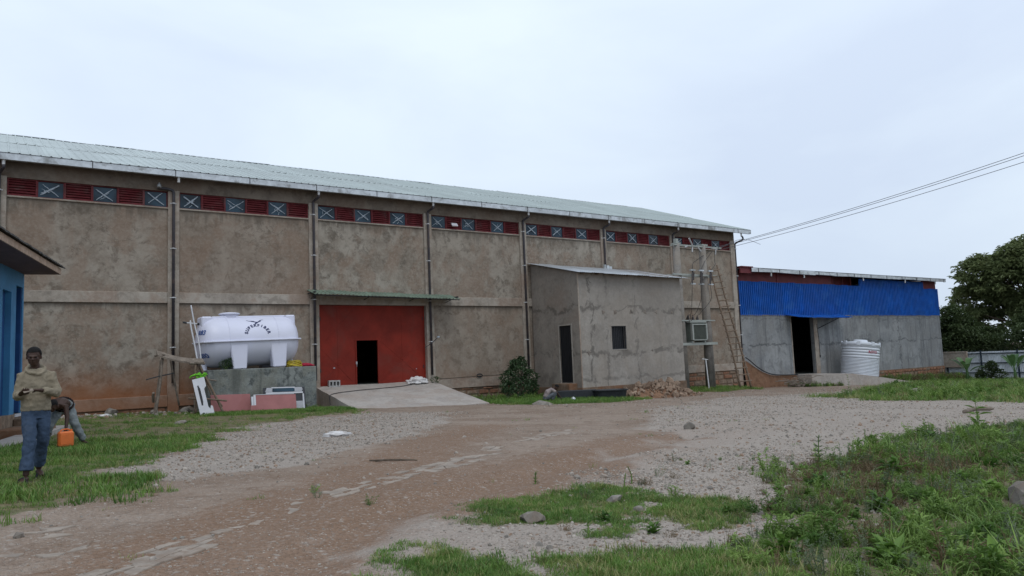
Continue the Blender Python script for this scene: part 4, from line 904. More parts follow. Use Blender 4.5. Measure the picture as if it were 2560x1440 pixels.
def crumple(rx, ry, rz, seed, n=3, fr=3.0, amp=.25, flat=-.1):
    bm = bmesh.new(); bmesh.ops.create_icosphere(bm, subdivisions=n, radius=1)
    for v in bm.verts:
        nz = mnoise.noise(v.co*fr*.5+Vector((seed, 0, 0)))+.5*mnoise.noise(v.co*fr+Vector((0, seed, 0)))
        v.co *= 1+amp*nz; v.co = Vector((v.co.x*rx, v.co.y*ry, max(v.co.z*rz, flat)))
    me = bpy.data.meshes.new('crumple'); bm.to_mesh(me); bm.free(); me.polygons.foreach_set('use_smooth', [True]*len(me.polygons)); return me
def withmat(me, m): me.materials.clear(); me.materials.append(MATS[m]); return me
solo('sack', withmat(crumple(.52, .30, .26, 3.3, 4, 4.5, .5, -.05), 'sack_white'), None, 'crumpled white sack lying at the top right of the gate ramp', 'sack', (10.75, -.35, rampz(10.75, -.35)+.07))
hbk = thing('concrete_block', 'hollow concrete block standing at the left foot of the red gate', 'block', (6.38, -.02, rampz(6.3, 0)), (0, 0, R(-4)))
mb = MB(); mb.box(0, .52, .12, .14, 0, .30)
for a, b in ((0, .05), (.155, .205), (.315, .365), (.47, .52)): mb.box(a, b, -.08, .12, 0, .30)
for a, b in ((.05, .155), (.205, .315), (.365, .47)): mb.box(a, b, -.08, .12, 0, .06); mb.box(a, b, -.08, .12, .24, .30)
part('body', mb, 'block_concrete', hbk, world=False)
rr_ = MB(); rr_.tube(catmull([(12.2, -.03, .32), (13.5, -.05, .33), (15, -.04, .36), (17.6, -.03, .34)], 5), .014, 6)
solo('wall_cable', rr_, 'cable_black', 'dark cable along the ledge of the plinth beam right of the gate', 'cable', smooth=True)
cl = MB()
for k in range(4): cl.tube([(.17*math.cos(t)*(1+.1*math.sin(k+t)), -.04, .09+.07*math.sin(t)+.015*k) for t in np.linspace(0, 2*math.pi, 16)], .016, 5)
solo('cable_coil', cl, 'cable_black', 'small dark coil of cable on the ledge left of the bush', 'cable', (14.55, -.03, .27), smooth=True)
# litter
for (x, y, s, lab) in ((-.06, -17.35, .16, 'torn white plastic bag lying on the pale gravel'), (-2.9, -2.2, .13, 'white scrap of litter in the grass by the left warehouse wall')):
    solo('plastic_bag', withmat(crumple(s*1.7, s*.8, s*.45, x, 3, 5, .6, -.03), 'sack_white'), None, lab, 'litter', (x, y, gzf(x, y)+.03))
# ------------------------------------------------------------------ tub and rubble by the annex
tb = MB(); oz = []
def ring(sx, sy_, z, n=28): return [(sx*math.copysign(abs(math.cos(t))**.5, math.cos(t)), sy_*math.copysign(abs(math.sin(t))**.5, math.sin(t)), z) for t in [2*math.pi*k/n for k in range(n)]]
rings_ = [ring(.72, .45, 0), ring(.80, .52, .42), ring(.87, .58, .43), ring(.87, .58, .47), ring(.80, .52, .47), ring(.76, .48, .40), ring(.66, .40, .06)]
for r_ in rings_: tb.v += r_
for i in range(len(rings_)-1):
    for k in range(28): tb.f.append((i*28+k, i*28+(k+1) % 28, (i+1)*28+(k+1) % 28, (i+1)*28+k)); tb.mi.append(0)
tb.f.append(tuple(6*28+k for k in range(28))); tb.mi.append(0)
solo('plastic_tub', tb, 'black_plastic', 'black rectangular plastic tub in front of the annex, next to the rubble', 'tub', (18.35, -5.85, gzf(18.35, -5.85)-.02), smooth=False, rot=(0, 0, R(-28)))
mbk = MB(); mbk.box(-.95, .95, -.16, .16, 0, .45); 
solo('water_trough', mbk, 'black_plastic', 'low dark trough along the foot of the annex, left of the tub', 'trough', (17.0, -4.95, gzf(17, -5)-.02), rot=(0, 0, R(-28)), bevel=.03)
def rockmesh(seed, m, n=2, amp=.45, name='rock'):
    bm = bmesh.new(); bmesh.ops.create_icosphere(bm, subdivisions=n, radius=1)
    for v in bm.verts:
        q = v.co.copy(); v.co *= 1+amp*(mnoise.noise(q*1.3+Vector((seed*3.7, 1, 2))))
    for k in range(5):
        nrm = Vector((math.sin(seed*5+k*2.1), math.cos(seed*3+k*1.7), math.sin(k*1.3+seed))).normalized()
        for v in bm.verts:
            d = v.co.dot(nrm)-.72
            if d > 0: v.co -= nrm*d
    me = bpy.data.meshes.new(name); bm.to_mesh(me); bm.free(); me.materials.append(MATS[m]); return me
rub = [rockmesh(k, 'rubble_stone', 1, .5, 'rubble_stone') for k in range(8)]
RB = thing('rubble_pile', 'heap of reddish-brown broken stone in front of the annex', 'rubble', (21.9, -6.0, gzf(21.9, -6.0)))
md = MB(); NR = 30; vs = [(0, 0, .95)]
def rubz(x, y): return max(0., 0.86*math.exp(-((x-.35)/1.9)**2-((y-.55)/1.15)**2)+.42*math.exp(-((x+1.5)/1.1)**2-((y)/.9)**2)-.06)
vs = []; fcs = []; NX, NY = 30, 20
for j in range(NY+1):
    for i in range(NX+1): x = -3.4+6.8*i/NX; y = -2.0+4.0*j/NY; vs.append((x, y, rubz(x, y)*.86-.10-.029*x+.03*U(-1, 1)))
for j in range(NY):
    for i in range(NX): fcs.append((j*(NX+1)+i, j*(NX+1)+i+1, (j+1)*(NX+1)+i+1, (j+1)*(NX+1)+i))
md.add(vs, fcs); part('mound', md, 'red_soil', RB, world=False)
cnt = 0
while cnt < 297:
    x, y = random.gauss(0, 1.5), random.gauss(0, .95)
    h = rubz(x, y)
    if h < .02 and random.random() > .12 or abs(x) > 3.3 or abs(y) > 1.95: continue
    s = random.choice((.05, .06, .08, .10, .14)) if random.random() < .96 else .24
    o = link('rubble_stone', random.choice(rub), RB, (x, y, h*.86-.06-.029*x+s*.25), (U(0, 6), U(0, 6), U(0, 6))); o.scale = (s*U(.8, 1.5), s*U(.7, 1.2), s*U(.45, .8)); cnt += 1
for (x, y, s) in ((-1.25, -.1, .36), (.9, .35, .34), (1.5, .5, .3), (.4, .6, .26)):
    o = link('rubble_stone', random.choice(rub), RB, (x, y, rubz(x, y)*.86+.05), (U(0, 6), U(0, 6), U(0, 6))); o.scale = (s, s*.8, s*.5)
# loose rocks
rk = [rockmesh(k+20, 'grey_rock', 2, .45) for k in range(5)]
for k, (x, y, s, lab) in enumerate(((1.86, -29.86, (.21, .20, .17), 'large grey boulder at the right edge among the weeds'), (-1.03, -27.2, (.13, .09, .05), 'flat pale stone at the upper edge of the foreground grass patch'), (-1.22, -27.75, (.055, .05, .05), 'small rounded white stone right of the foreground grass patch'),
        (-2.32, -27.55, (.13, .10, .07), 'brownish stone at the lower rim of the foreground grass patch'), (.1, -1.2, (.30, .24, .2), 'dark boulder by the wall, left of the trestle legs'), (-1.1, -1.1, (.22, .16, .12), 'pale stone by the wall under the trestle plank'), (-2.6, -1.0, (.34, .2, .22), 'rough stone heap lump against the left warehouse wall'),
        (-1.7, -9.2, (.2, .15, .1), 'pale stone lying in the middle of the left grass'), (6.35, -21.6, (.16, .12, .12), 'dark stone standing on the gravel left of the weeds'), (12.6, -7.9, (.4, .25, .12), 'flat pale stone in front of the squatting person'), (30.5, -14.5, (.35, .3, .2), 'dark stone lying alone on the far gravel'))):
    o = solo('rock', rk[k % 5], None, lab, 'stone', (x, y, gzf(x, y)+s[2]*.35), rot=(U(-.3, .3), U(-.3, .3), U(0, 6))); o.scale = s
# ------------------------------------------------------------------ H-pole, transformer, ladder, wires
PF = thing('utility_pole', 'pair of concrete utility poles with steel crossarms and insulators', 'utility pole', (29.4, -2.8, -1.0))
for (x, top, bot) in ((29.3, 7.62, -1.2), (27.0, 7.62, -1.3)):
    part('pole', MB().tube([(x, -2.8, bot), (x, -2.8, top)], [.31, .205], 18), 'pole_concrete', PF, smooth=True)
part('crossarm', MB().box(26.7, 30.9, -2.98, -2.86, 7.50, 7.58).box(26.7, 29.7, -2.74, -2.62, 7.50, 7.58), 'transformer_trim', PF)
part('pole_cap', MB().box(26.8, 27.2, -3.0, -2.6, 7.6, 7.68).box(26.9, 27.1, -2.9, -2.7, 7.68, 7.92).box(29.1, 29.6, -3.0, -2.6, 7.6, 7.7), 'transformer_trim', PF)
part('crossarm', MB().box(26.3, 30.3, -3.12, -3.02, 5.70, 5.80), 'transformer_trim', PF)
part('crossarm', MB().box(26.3, 30.3, -2.58, -2.48, 5.70, 5.80), 'transformer_trim', PF)
part('platform_beam', MB().box(26.6, 29.75, -3.16, -3.04, 1.55, 1.70), 'transformer_trim', PF)
part('platform_beam', MB().box(26.6, 29.75, -2.56, -2.44, 1.55, 1.70), 'transformer_trim', PF)
part('stay_beam', MB().box(26.8, 29.75, -3.08, -3.0, 2.98, 3.05), 'transformer_trim', PF)
for k, x in enumerate((27.9, 28.3, 28.7)):
    a = R((200, 250, 310)[k]); part('insulator', MB().tube([(x, -2.92, 7.55), (x+.4*math.cos(a), -3.0, 7.55+.42*math.sin(a))], .05, 8), 'insulator_white', PF)
part('insulator', MB().tube([(28.3, -2.92, 7.6), (28.0, -2.95, 8.0)], .045, 8), 'insulator_white', PF)
part('insulator', MB().tube([(29.9, -2.92, 7.5), (30.5, -2.95, 7.45)], .05, 8).tube([(30.4, -2.95, 7.45), (30.3, -2.95, 7.1)], .045, 8), 'insulator_white', PF)
for k, x in enumerate((27.75, 28.5, 29.35)):
    part('cutout_fuse', MB().tube([(x+.12, -3.2, 6.05), (x-.05, -3.25, 5.2)], .05, 8).tube([(x+.3, -3.1, 5.9), (x+.22, -3.1, 5.45)], .06, 8), 'insulator_brown', PF)
    part('cutout_clamp', MB().box(x-.1, x+.3, -3.26, -3.14, 5.98, 6.06).box(x-.12, x+.25, -3.26, -3.14, 5.16, 5.24), 'galvanised', PF)
    part('drop_wire', MB().tube(catmull([(x-.05, -3.25, 5.15), (x-.1+.05*k, -3.2, 4.3), (27.75+.42*k, -3.0, 3.5), (27.72+.42*k, -2.8, 3.35)], 6), .014, 5), 'cable_black', PF)
    part('jumper_wire', MB().tube(catmull([(x+.1, -3.2, 6.05), (x+.3+.2*k, -3.1, 6.45), (x+.8, -3.0, 6.7), (29.9+.2*k, -2.95, 7.35)], 6), .016, 5), 'cable_black', PF)
TF = thing('transformer', 'grey-green oil transformer on the steel beams between the poles', 'transformer', (28.05, -2.8, 1.70))
part('tank_body', MB().box(-.62, .62, -.36, .36, .10, 1.18), 'transformer_green', TF, world=False, bevel=.02)
part('lid', MB().box(-.72, .72, -.44, .44, 1.18, 1.26), 'transformer_trim', TF, world=False, bevel=.01)
for x in (-.6, .5): part('base_rail', MB().box(x, x+.1, -.4, .4, .0, .10), 'transformer_trim', TF, world=False)
for k in range(14): part('cooling_fin', MB().box(-.50+k*.077, -.488+k*.077, -.50, -.36, .22, 1.02), 'transformer_green', TF, world=False)
part('fin_frame', MB().box(-.66, -.54, -.52, -.37, .16, 1.12).box(.56, .66, -.52, -.37, .16, 1.12).box(-.54, .56, -.515, -.37, 1.04, 1.10).box(-.54, .56, -.515, -.37, .13, .18), 'transformer_trim', TF, world=False)
for x in (-.32, .08, .48):
    part('bushing', MB().lathe([(.05, 0), (.10, .03), (.06, .07), (.11, .11), (.06, .15), (.10, .19), (.05, .23), (.075, .27), (.04, .30), (.02, .4), (0, .4)], 12, (x, .05, 1.26)), 'insulator_brown', TF, world=False, smooth=True)
for x in (-.6, -.45): part('low_voltage_bushing', MB().lathe([(.04, 0), (.06, .05), (.03, .12), (.02, .2), (0, .2)], 10, (x, -.25, 1.26)), 'insulator_brown', TF, world=False)
part('lead', MB().tube(catmull([(-.6, -.25, 1.45), (-.72, -.3, 1.6), (-.85, -.2, 1.3), (-.9, 0, .6)], 5), .02, 5).tube(catmull([(-.45, -.25, 1.45), (-.5, -.3, 1.62), (-.8, -.3, 1.55), (-.88, -.1, .8)], 5), .02, 5), 'cable_black', TF, world=False)
lb, ltp = Vector((30.95, -4.1, gzf(30.95, -4.1)-.03)), Vector((29.85, -3.12, 6.35))
LD = thing('ladder', 'tall wooden pole ladder leaning towards the utility pole', 'ladder', lb)
sv = Vector((.93, -.28, 0)).normalized()
A0, A1 = lb-sv*.36, lb+sv*.36; T0, T1 = ltp-sv*.24, ltp+sv*.24+Vector((0, 0, .1))
def rail(a, b): 
    pts = []
    for k in range(11):
        t = k/10; pts.append(a.lerp(b, t)+sv*.035*math.sin(t*7+a.x)+Vector((0, 0, .02*math.sin(t*5))))
    return pts
ra, rb2 = rail(A0, T0), rail(A1, T1)
part('rail', MB().tube(ra, [.060]*6+[.050]*5, 8), 'wood_pole', LD, smooth=True); part('rail', MB().tube(rb2, [.060]*6+[.050]*5, 8), 'wood_pole', LD, smooth=True)
for k in range(19):
    t = .07+k*.0495; a = A0.lerp(T0, t); b = A1.lerp(T1, t+U(-.003, .003)); e = (b-a).normalized()
    part('rung', MB().tube(catmull([a-e*U(.08, .14), (a+b)/2+Vector((0, -.03, U(-.04, .01))), b+e*U(.1, .2)], 3), .038, 7), 'wood_pole', LD, smooth=True)
solo('pole_prop', MB().tube([(28.55, -3.3, gzf(28.5, -3.3)-.03), (28.75, -3.0, 1.0-.3)], .035, 8).tube([(28.45, -3.0, .72), (28.95, -3.0, .66)], .03, 8), 'pipe_white', 'short white T-shaped stake standing left of the utility pole base', 'stake')
for k, (za, zb, lab) in enumerate(((7.62, 9.15, 'highest of the three thin power lines crossing the sky'), (7.56, 9.03, 'middle one of the three thin power lines crossing the sky'), (7.40, 8.76, 'lowest of the three thin power lines crossing the sky'))):
    a = Vector((30.6, -2.95, za)); b = Vector((30.0, -20.13, zb)); d = (b-a)
    # strung from the crossarm to a pole out of view on the right
    pts = []
    for j in range(25):
        t = j/24*1.35; p_ = a+d*t; p_.z += 1.1*(t*t-t)*.55; pts.append(p_)
    solo('power_line', MB().tube(pts, .013, 5), 'wire_grey', lab, 'cable', group='power lines')
# stray wires by the corner
solo('wire_end', MB().tube(catmull([(30.6, -2.95, 7.45), (33.0, -2.9, 8.25), (34.8, -3.0, 8.0)], 5), .012, 5), 'wire_grey', 'short loose wire end poking out past the warehouse corner', 'cable')
# ------------------------------------------------------------------ blue house at the left edge
hd = Vector((math.sin(R(13.7)), math.cos(R(13.7)), 0)); hn = Vector((hd.y, -hd.x, 0))      # along the wall (away), outward normal (right)
HC = Vector((-5.62, -9.0, 0)); HM = Matrix(((hd.x, hn.x, 0, HC.x), (hd.y, hn.y, 0, HC.y), (0, 0, 1, 0), (0, 0, 0, 1)))
HO = thing('blue_house', 'blue painted house with a brown eave at the left edge', 'house', (HC.x, HC.y, -.2))
def hbox(mb, s0, s1, n0, n1, z0, z1): return mb.box(s0, s1, n0, n1, z0, z1, HM)
ZE = 4.0
mb = MB(); hbox(mb, -.14, 0, -.25, 0, .28, ZE); hbox(mb, -1.25, -.78, -.25, 0, .28, ZE); hbox(mb, -.78, -.14, -.25, 0, 3.62, ZE); hbox(mb, -11, -2.05, -.25, 0, .28, ZE); hbox(mb, -2.05, -1.25, -.25, 0, 3.4, ZE)
part('front_wall', mb, 'house_blue', HO)
mb = MB(); hbox(mb, -.24, -.0, -5, -.26, -.3, ZE); hbox(mb, -11, -10.75, -5, -.26, -.3, ZE); hbox(mb, -11, 0, -5.2, -5.0, -.3, ZE); part('end_walls', mb, 'house_blue', HO)
mb = MB(); hbox(mb, -.78, -.14, -.22, -.16, .28, 3.62); part('shutter', mb, 'house_blue_dark', HO)
mb = MB(); hbox(mb, -.78, -.70, -.16, -.02, .30, 3.6); hbox(mb, -.22, -.14, -.16, -.02, .30, 3.6); part('shutter_frame', mb, 'house_blue_dark', HO)
mb = MB(); hbox(mb, -2.05, -1.25, -.20, -.14, .28, 3.4); part('door', mb, 'house_blue_dark', HO)
mb = MB(); hbox(mb, -.82, -.10, -.02, .05, .20, .28); part('sill', mb, 'white_plastic', HO)
mb = MB(); hbox(mb, -11, .02, -.3, .03, -.3, .28); part('base', mb, 'stone_brown', HO)
mb = MB(); hbox(mb, -1.0, .1, .04, .45, -.3, .16); part('step', mb, 'foundation_mortar', HO, bevel=.02)
mb = MB(); hbox(mb, -2.6, -.75, .04, .95, -.3, -.02); part('step', mb, 'foundation_mortar', HO, bevel=.02)
mb = MB(); hbox(mb, -11, .3, .46, 1.1, -.6, -.16+.02); part('apron', mb, 'ramp_concrete', HO)
mb = MB(); hbox(mb, -11, 0, -5.2, .84, ZE, ZE+.03); part('soffit', mb, 'soffit', HO)
mb = MB(); hbox(mb, -11, .01, .84, .87, ZE-.0, ZE+.16); part('fascia', mb, 'fascia_wood', HO)
mb = MB(); hbox(mb, -.0, .03, -5.2, .835, ZE-.0, ZE+.10); part('fascia', mb, 'fascia_wood', HO)
rfm = MB()
nseg = 60
for k in range(nseg):
    s0, s1 = -11+k*11.12/nseg, -11+(k+1)*11.12/nseg
    w0 = U(0, .02)
    P = [HM @ Vector(v) for v in ((s0, .95, ZE+.165+w0), (s1, .95, ZE+.165+w0), (s1, -2.3, ZE+1.35), (s0, -2.3, ZE+1.35), (s0, .95, ZE+.20+w0), (s1, .95, ZE+.20+w0), (s1, -2.3, ZE+1.385), (s0, -2.3, ZE+1.385))]
    rfm.add(P, [(0, 3, 2, 1), (4, 5, 6, 7), (0, 1, 5, 4), (1, 2, 6, 5), (3, 0, 4, 7)])
part('roof', rfm, 'tile_dark', HO)
rb_ = MB(); P = [HM @ Vector(v) for v in ((-11, -2.3, ZE+1.36), (.12, -2.3, ZE+1.36), (.12, -5.4, ZE+.17), (-11, -5.4, ZE+.17))]; rb_.add(P, [(0, 1, 2, 3)]); part('rear_slope', rb_, 'tile_dark', HO)
# ------------------------------------------------------------------ fence on the far right
FE = thing('fence', 'grey corrugated sheet fence on a dark steel frame at the far right', 'fence', (66.0, -8, -2.3))
fm = MB(); prof = []
for k in range(8): x = k*.125; prof += [(x, 0), (x+.035, -.05), (x+.09, -.05)]
prof.append((1.0, 0)); m = len(prof); fm.add([(d, -x, 0) for x, d in prof]+[(d, -x, 2.45) for x, d in prof], [(i, i+1, i+1+m, i+m) for i in range(m-1)]); fm = fm.mesh('fence_sheet', 'fence_sheet')
for k in range(20): link('fence_sheet', fm, FE, (0, 9.0-k*1.0, -.02+.008*k+U(-.02, .02)), (0, U(-.01, .01), U(-.01, .01)))
for k in range(6): part('post', MB().box(65.82, 65.92, 0.4-k*2.9, .5-k*2.9, -2.6, .26), 'fence_frame', FE)
for z in (-.02, -.85, -1.72): part('rail', MB().box(65.86, 65.93, -16, 1.0, z-.04, z+.04), 'fence_frame', FE)
part('wall_stub', MB().box(65.6, 65.8, -1.4, 1.0, -1.2, .12).box(65.55, 65.85, -1.4, 1.0, .12, .22), 'pilaster_plaster', FE)
sp = MB()
for k in range(60): sp.tube([(66.0, .8-k*.28, .12), (66.0, .8-k*.28, .34)], [.02, .004], 4)
part('spikes', sp, 'fence_frame', FE)
solo('twig', MB().tube(catmull([(-.35, .02, .02), (-.1, -.03, .03), (.12, .03, .02), (.4, -.02, .01)], 4), [.014]*12+[.006], 6).tube([(-.1, -.03, .03), (-.22, -.14, .02)], [.009, .004], 5), 'bark', 'dark dry twig lying on the earth track', 'twig', (-1.2, -22.4, gzf(-1.2, -22.4)), smooth=True, rot=(0, 0, R(-38)))
lg = MB().tube(catmull([(15.0, -23.45, 0), (15.5, -23.5, .05), (16.1, -23.7, .02)], 4), [.06]*8+[.03], 8)
solo('log', lg, 'wood_grey', 'short dead log lying on the gravel behind the tall weeds', 'log', (0, 0, gzf(15.5, -23.5)+.05), smooth=True)
# ------------------------------------------------------------------ vegetation
def leaf(mb, base, d, up_, L, w, bend=.3, n=2):
    """small pointed leaf as a folded strip"""
    d = Vector(d).normalized(); s = d.cross(Vector(up_)); s = s.normalized() if s.length > 1e-4 else Vector((1, 0, 0)); nn = s.cross(d)
    b = Vector(base); m = b+d*L*.5+nn*L*bend*.25; e = b+d*L-nn*L*bend*.35
    mb.add([b, m+s*w*.5, e, m-s*w*.5], [(0, 1, 2), (0, 2, 3)])
def rdir(el0=-.2, el1=1.0):
    a = U(0, 2*math.pi); e = U(el0, el1); return Vector((math.cos(a)*math.cos(e), math.sin(a)*math.cos(e), math.sin(e)))
def tuft(n, h, spread, w, lean=.5):
    mb = MB()
    for k in range(n):
        a = U(0, 2*math.pi); r = spread*math.sqrt(random.random()); b = Vector((r*math.cos(a), r*math.sin(a), -.01)); t = U(0, 2*math.pi); l = U(.1, lean)
        hh = h*U(.5, 1.1); d = Vector((math.cos(t)*l, math.sin(t)*l, 1)).normalized(); s = Vector((-math.sin(t), math.cos(t), 0))*w*U(.7, 1.2)
        m = b+d*hh*.55; e = b+d*hh+Vector((math.cos(t), math.sin(t), -.5))*hh*.35*l
        mb.add([b-s*.5, b+s*.5, m+s*.4, m-s*.4, e], [(0, 1, 2, 3), (3, 2, 4)])
    return mb
def herb(nst, h, nl, L, w, spread=.1, lean=.5):
    mb = MB()
    for k in range(nst):
        a = U(0, 2*math.pi); b = Vector((spread*math.cos(a)*random.random(), spread*math.sin(a)*random.random(), -.02)); l = U(.05, lean); hh = h*U(.55, 1.1)
        top = b+Vector((math.cos(a)*l, math.sin(a)*l, 1)).normalized()*hh; mb.tube([b, (b+top)/2+Vector((U(-.02, .02), U(-.02, .02), 0)), top], [.006, .005, .002], 3, caps=False)
        for j in range(nl):
            t = U(.15, 1); leaf(mb, b.lerp(top, t), rdir(-.1, .9), (0, 0, 1), L*U(.6, 1.2), w*U(.7, 1.2))
    return mb
def template(name, mb, m): return bpy.data.objects.new(name, mb.mesh(name, m))
def scatter(name, temps, pts, scl, rot, label=None, cat=None, pick=None):
    me = bpy.data.meshes.new(name); n = len(pts); me.vertices.add(n); me.vertices.foreach_set('co', np.asarray(pts, np.float32).ravel())
    a = me.attributes.new('scl', 'FLOAT', 'POINT'); a.data.foreach_set('value', np.asarray(scl, np.float32))
    a = me.attributes.new('rot', 'FLOAT_VECTOR', 'POINT'); a.data.foreach_set('vector', np.asarray(rot, np.float32).ravel())
    a = me.attributes.new('pick', 'INT', 'POINT'); a.data.foreach_set('value', np.asarray(pick if pick is not None else rng.integers(0, len(temps), n), np.int32))
    o = link(name, me); tag(o, label, cat, kind='stuff')
    ng = bpy.data.node_groups.new(name, 'GeometryNodeTree'); ng.interface.new_socket('Geometry', in_out='INPUT', socket_type='NodeSocketGeometry'); ng.interface.new_socket('Geometry', in_out='OUTPUT', socket_type='NodeSocketGeometry')
    N = ng.nodes; gi = N.new('NodeGroupInput'); go = N.new('NodeGroupOutput'); ip = N.new('GeometryNodeInstanceOnPoints'); jn = N.new('GeometryNodeJoinGeometry')
    for tp_ in reversed(temps):
        oi = N.new('GeometryNodeObjectInfo'); oi.inputs['Object'].default_value = tp_; oi.inputs['As Instance'].default_value = True; ng.links.new(oi.outputs['Geometry'], jn.inputs[0])
    def na(nm, ty): x = N.new('GeometryNodeInputNamedAttribute'); x.data_type = ty; x.inputs['Name'].default_value = nm; return [s for s in x.outputs if s.enabled][0]
    ng.links.new(gi.outputs[0], ip.inputs['Points']); ng.links.new(jn.outputs[0], ip.inputs['Instance']); ip.inputs['Pick Instance'].default_value = True
    ng.links.new(na('pick', 'INT'), ip.inputs['Instance Index']); ng.links.new(na('rot', 'FLOAT_VECTOR'), ip.inputs['Rotation']); ng.links.new(na('scl', 'FLOAT'), ip.inputs['Scale'])
    ng.links.new(ip.outputs[0], go.inputs[0]); md_ = o.modifiers.new('scatter', 'NODES'); md_.node_group = ng; return o
def sample(n, x0, x1, y0, y1, fn):
    x = rng.uniform(x0, x1, n); y = rng.uniform(y0, y1, n); k = rng.random(n) < fn(x, y); return x[k], y[k]
def pts3(x, y, dz=0.): return np.stack([x, y, gz(x, y)+dz], -1)
def upr(n, tilt=.15): return np.stack([rng.normal(0, tilt, n), rng.normal(0, tilt, n), rng.uniform(0, 6.28, n)], -1)
def clear(x, y):
    """1 where nothing is built on the ground"""
    ok = ~((x > .4) & (x < 5.0) & (y > -2.75)) & ~((x > 5.7) & (x < 11.95) & (y > -5.2)) & ~((x > 18.1) & (x < 25.9) & (y > -4.1)) & (y < -.05)
    s = (x-HC.x)*hd.x+(y-HC.y)*hd.y; n_ = (x-HC.x)*hn.x+(y-HC.y)*hn.y
    ok &= ~((s < .4) & (n_ < 1.1)); ok &= ~((x > 42) & (x < 51) & (y > -4)); return ok
# grass
T_short = [template('tuft', tuft(16, .085, .11, .009, .9), m) for m in ('grass_green', 'grass_green', 'grass_green', 'grass_olive')]
T_mid = [template('tuft', tuft(16, .17, .13, .012, .7), m) for m in ('grass_green', 'grass_green', 'grass_olive')]
def patchy(x, y, lo=.35, hi=.6, fr=.7, sd=40): f = fbm(x*fr, y*fr, 4, sd); return np.clip((f-lo)/(hi-lo), 0, 1)
X, Y, SC, PK = [], [], [], []
def addg(x, y, s, p): X.append(x); Y.append(y); SC.append(s); PK.append(p)
x, y = sample(42000, -9, -2, -25.5, -14, lambda x, y: mask(x, y, 'left', .5, 1.3, 1.1, 5)*(.16+.84*patchy(x, y, .32, .56, .9)*patchy(x, y, .22, .48, 2.6, 47))*clear(x, y)); addg(x, y, rng.uniform(.4, .85, len(x))*(.7+.8*patchy(x, y, .4, .62, .8, 77)), rng.choice(7, len(x), p=[.16, .16, .16, .16, .14, .14, .08]))
x, y = sample(26000, -8, 6, -14, -.1, lambda x, y: mask(x, y, 'left', .5, 1.3, 1.1, 5)*(.05+.85*patchy(x, y, .46, .60, .8)*patchy(x, y, .25, .5, 2.2, 47))*clear(x, y)); addg(x, y, rng.uniform(.4, .9, len(x)), rng.choice(7, len(x), p=[.16, .16, .12, .36, .08, .08, .04]))
x, y = sample(9000, .0, 5.6, -5.2, -2.7, lambda x, y: .85*clear(x, y)*(y < -2.8-.25*(x > 5))); addg(x, y, rng.uniform(.5, 1.05, len(x)), rng.choice(7, len(x), p=[.2, .2, .2, .1, .14, .14, .02]))
x, y = sample(12000, 11.5, 20, -9, -.1, lambda x, y: mask(x, y, 'mid', .3, .7, 1.2, 5)*clear(x, y)*.75); addg(x, y, rng.uniform(.7, 1.4, len(x)), rng.choice(7, len(x), p=[.2, .2, .2, .04, .18, .16, .02]))
x, y = sample(5000, 26, 33.5, -5.5, -.1, lambda x, y: mask(x, y, 'pole', .3, .5, 1, 5)*clear(x, y)*.7); addg(x, y, rng.uniform(.7, 1.5, len(x)), rng.integers(0, 7, len(x)))
x, y = sample(30000, 20, 66, -26, -.5, lambda x, y: mask(x, y, 'right', .6, 1.5, .5, 5)*clear(x, y)*(.35+.65*patchy(x, y, .3, .5, .4))); addg(x, y, rng.uniform(.8, 2.0, len(x)), rng.choice(7, len(x), p=[.1, .1, .1, .12, .2, .2, .18]))
for k, c in (('g1', .8), ('g2', .9), ('g3', .75), ('g4', .8)):
    P_ = np.array(POLY[k]); x, y = sample(14000, P_[:, 0].min()-.3, P_[:, 0].max()+.3, P_[:, 1].min()-.3, P_[:, 1].max()+.3, lambda x, y: mask(x, y, k, .18, .42, 3.0, 5)*c*(.3+.7*patchy(x, y, .3, .5, 2.5)))
    addg(x, y, rng.uniform(.3, .62, len(x)), rng.choice(7, len(x), p=([.27, .27, .27, .12, .03, .02, .02] if k in ('g1', 'g2') else [.16, .16, .16, .36, .05, .05, .06])))
x, y = sample(9000, -3, 16, -33, -25, lambda x, y: mask(x, y, 'weeds', .3, .8, 1.8, 5)*(.2+.6*(y < -29.6))); addg(x, y, rng.uniform(.5, 1.1, len(x)), rng.choice(7, len(x), p=[.16, .16, .16, .12, .2, .1, .1]))
x, y = sample(1400, -6, 20, -29, -9, lambda x, y: patchy(x, y, .6, .72, .9, 90)*.5); addg(x, y, rng.uniform(.4, .9, len(x)), rng.choice(7, len(x), p=[.1, .1, .1, .5, .05, .05, .1]))
X = np.concatenate(X); Y = np.concatenate(Y)
scatter('grass', T_short+T_mid, pts3(X, Y, -.005), np.concatenate(SC), upr(len(X), .12), 'short patchy green grass around the yard', 'grass', np.concatenate(PK))
# weeds
T_w = [template('weed', herb(7, .34, 16, .085, .024, .09, .7), 'weed_green'), template('weed', herb(6, .30, 18, .07, .020, .09, .8), 'weed_green'), template('weed', herb(9, .30, 9, .06, .012, .08, .9), 'weed_brown'),
       template('weed', herb(5, .36, 22, .055, .014, .08, .6), 'weed_grey'), template('weed', tuft(22, .38, .12, .014, .8), 'weed_green'), template('weed', herb(4, .24, 14, .15, .06, .06, .9), 'grass_green'), template('weed', tuft(18, .36, .1, .008, .7), 'weed_brown')]
WX, WY, WS, WP = [], [], [], []
def addw(x, y, s, p): WX.append(x); WY.append(y); WS.append(s); WP.append(p)
def wsel(x, y, br=1.0):
    b = np.exp(-((x-2.6)/1.5)**2-((y+27.9)/.7)**2)*.9+np.exp(-((x-.4)/.8)**2-((y+28.9)/.5)**2)*.45; r = rng.random(len(x)); base = rng.choice(7, len(x), p=[.23, .20, .07, .20, .14, .11, .05])
    return np.where(r < b*br, np.where(rng.random(len(x)) < .6, 2, 6), base)
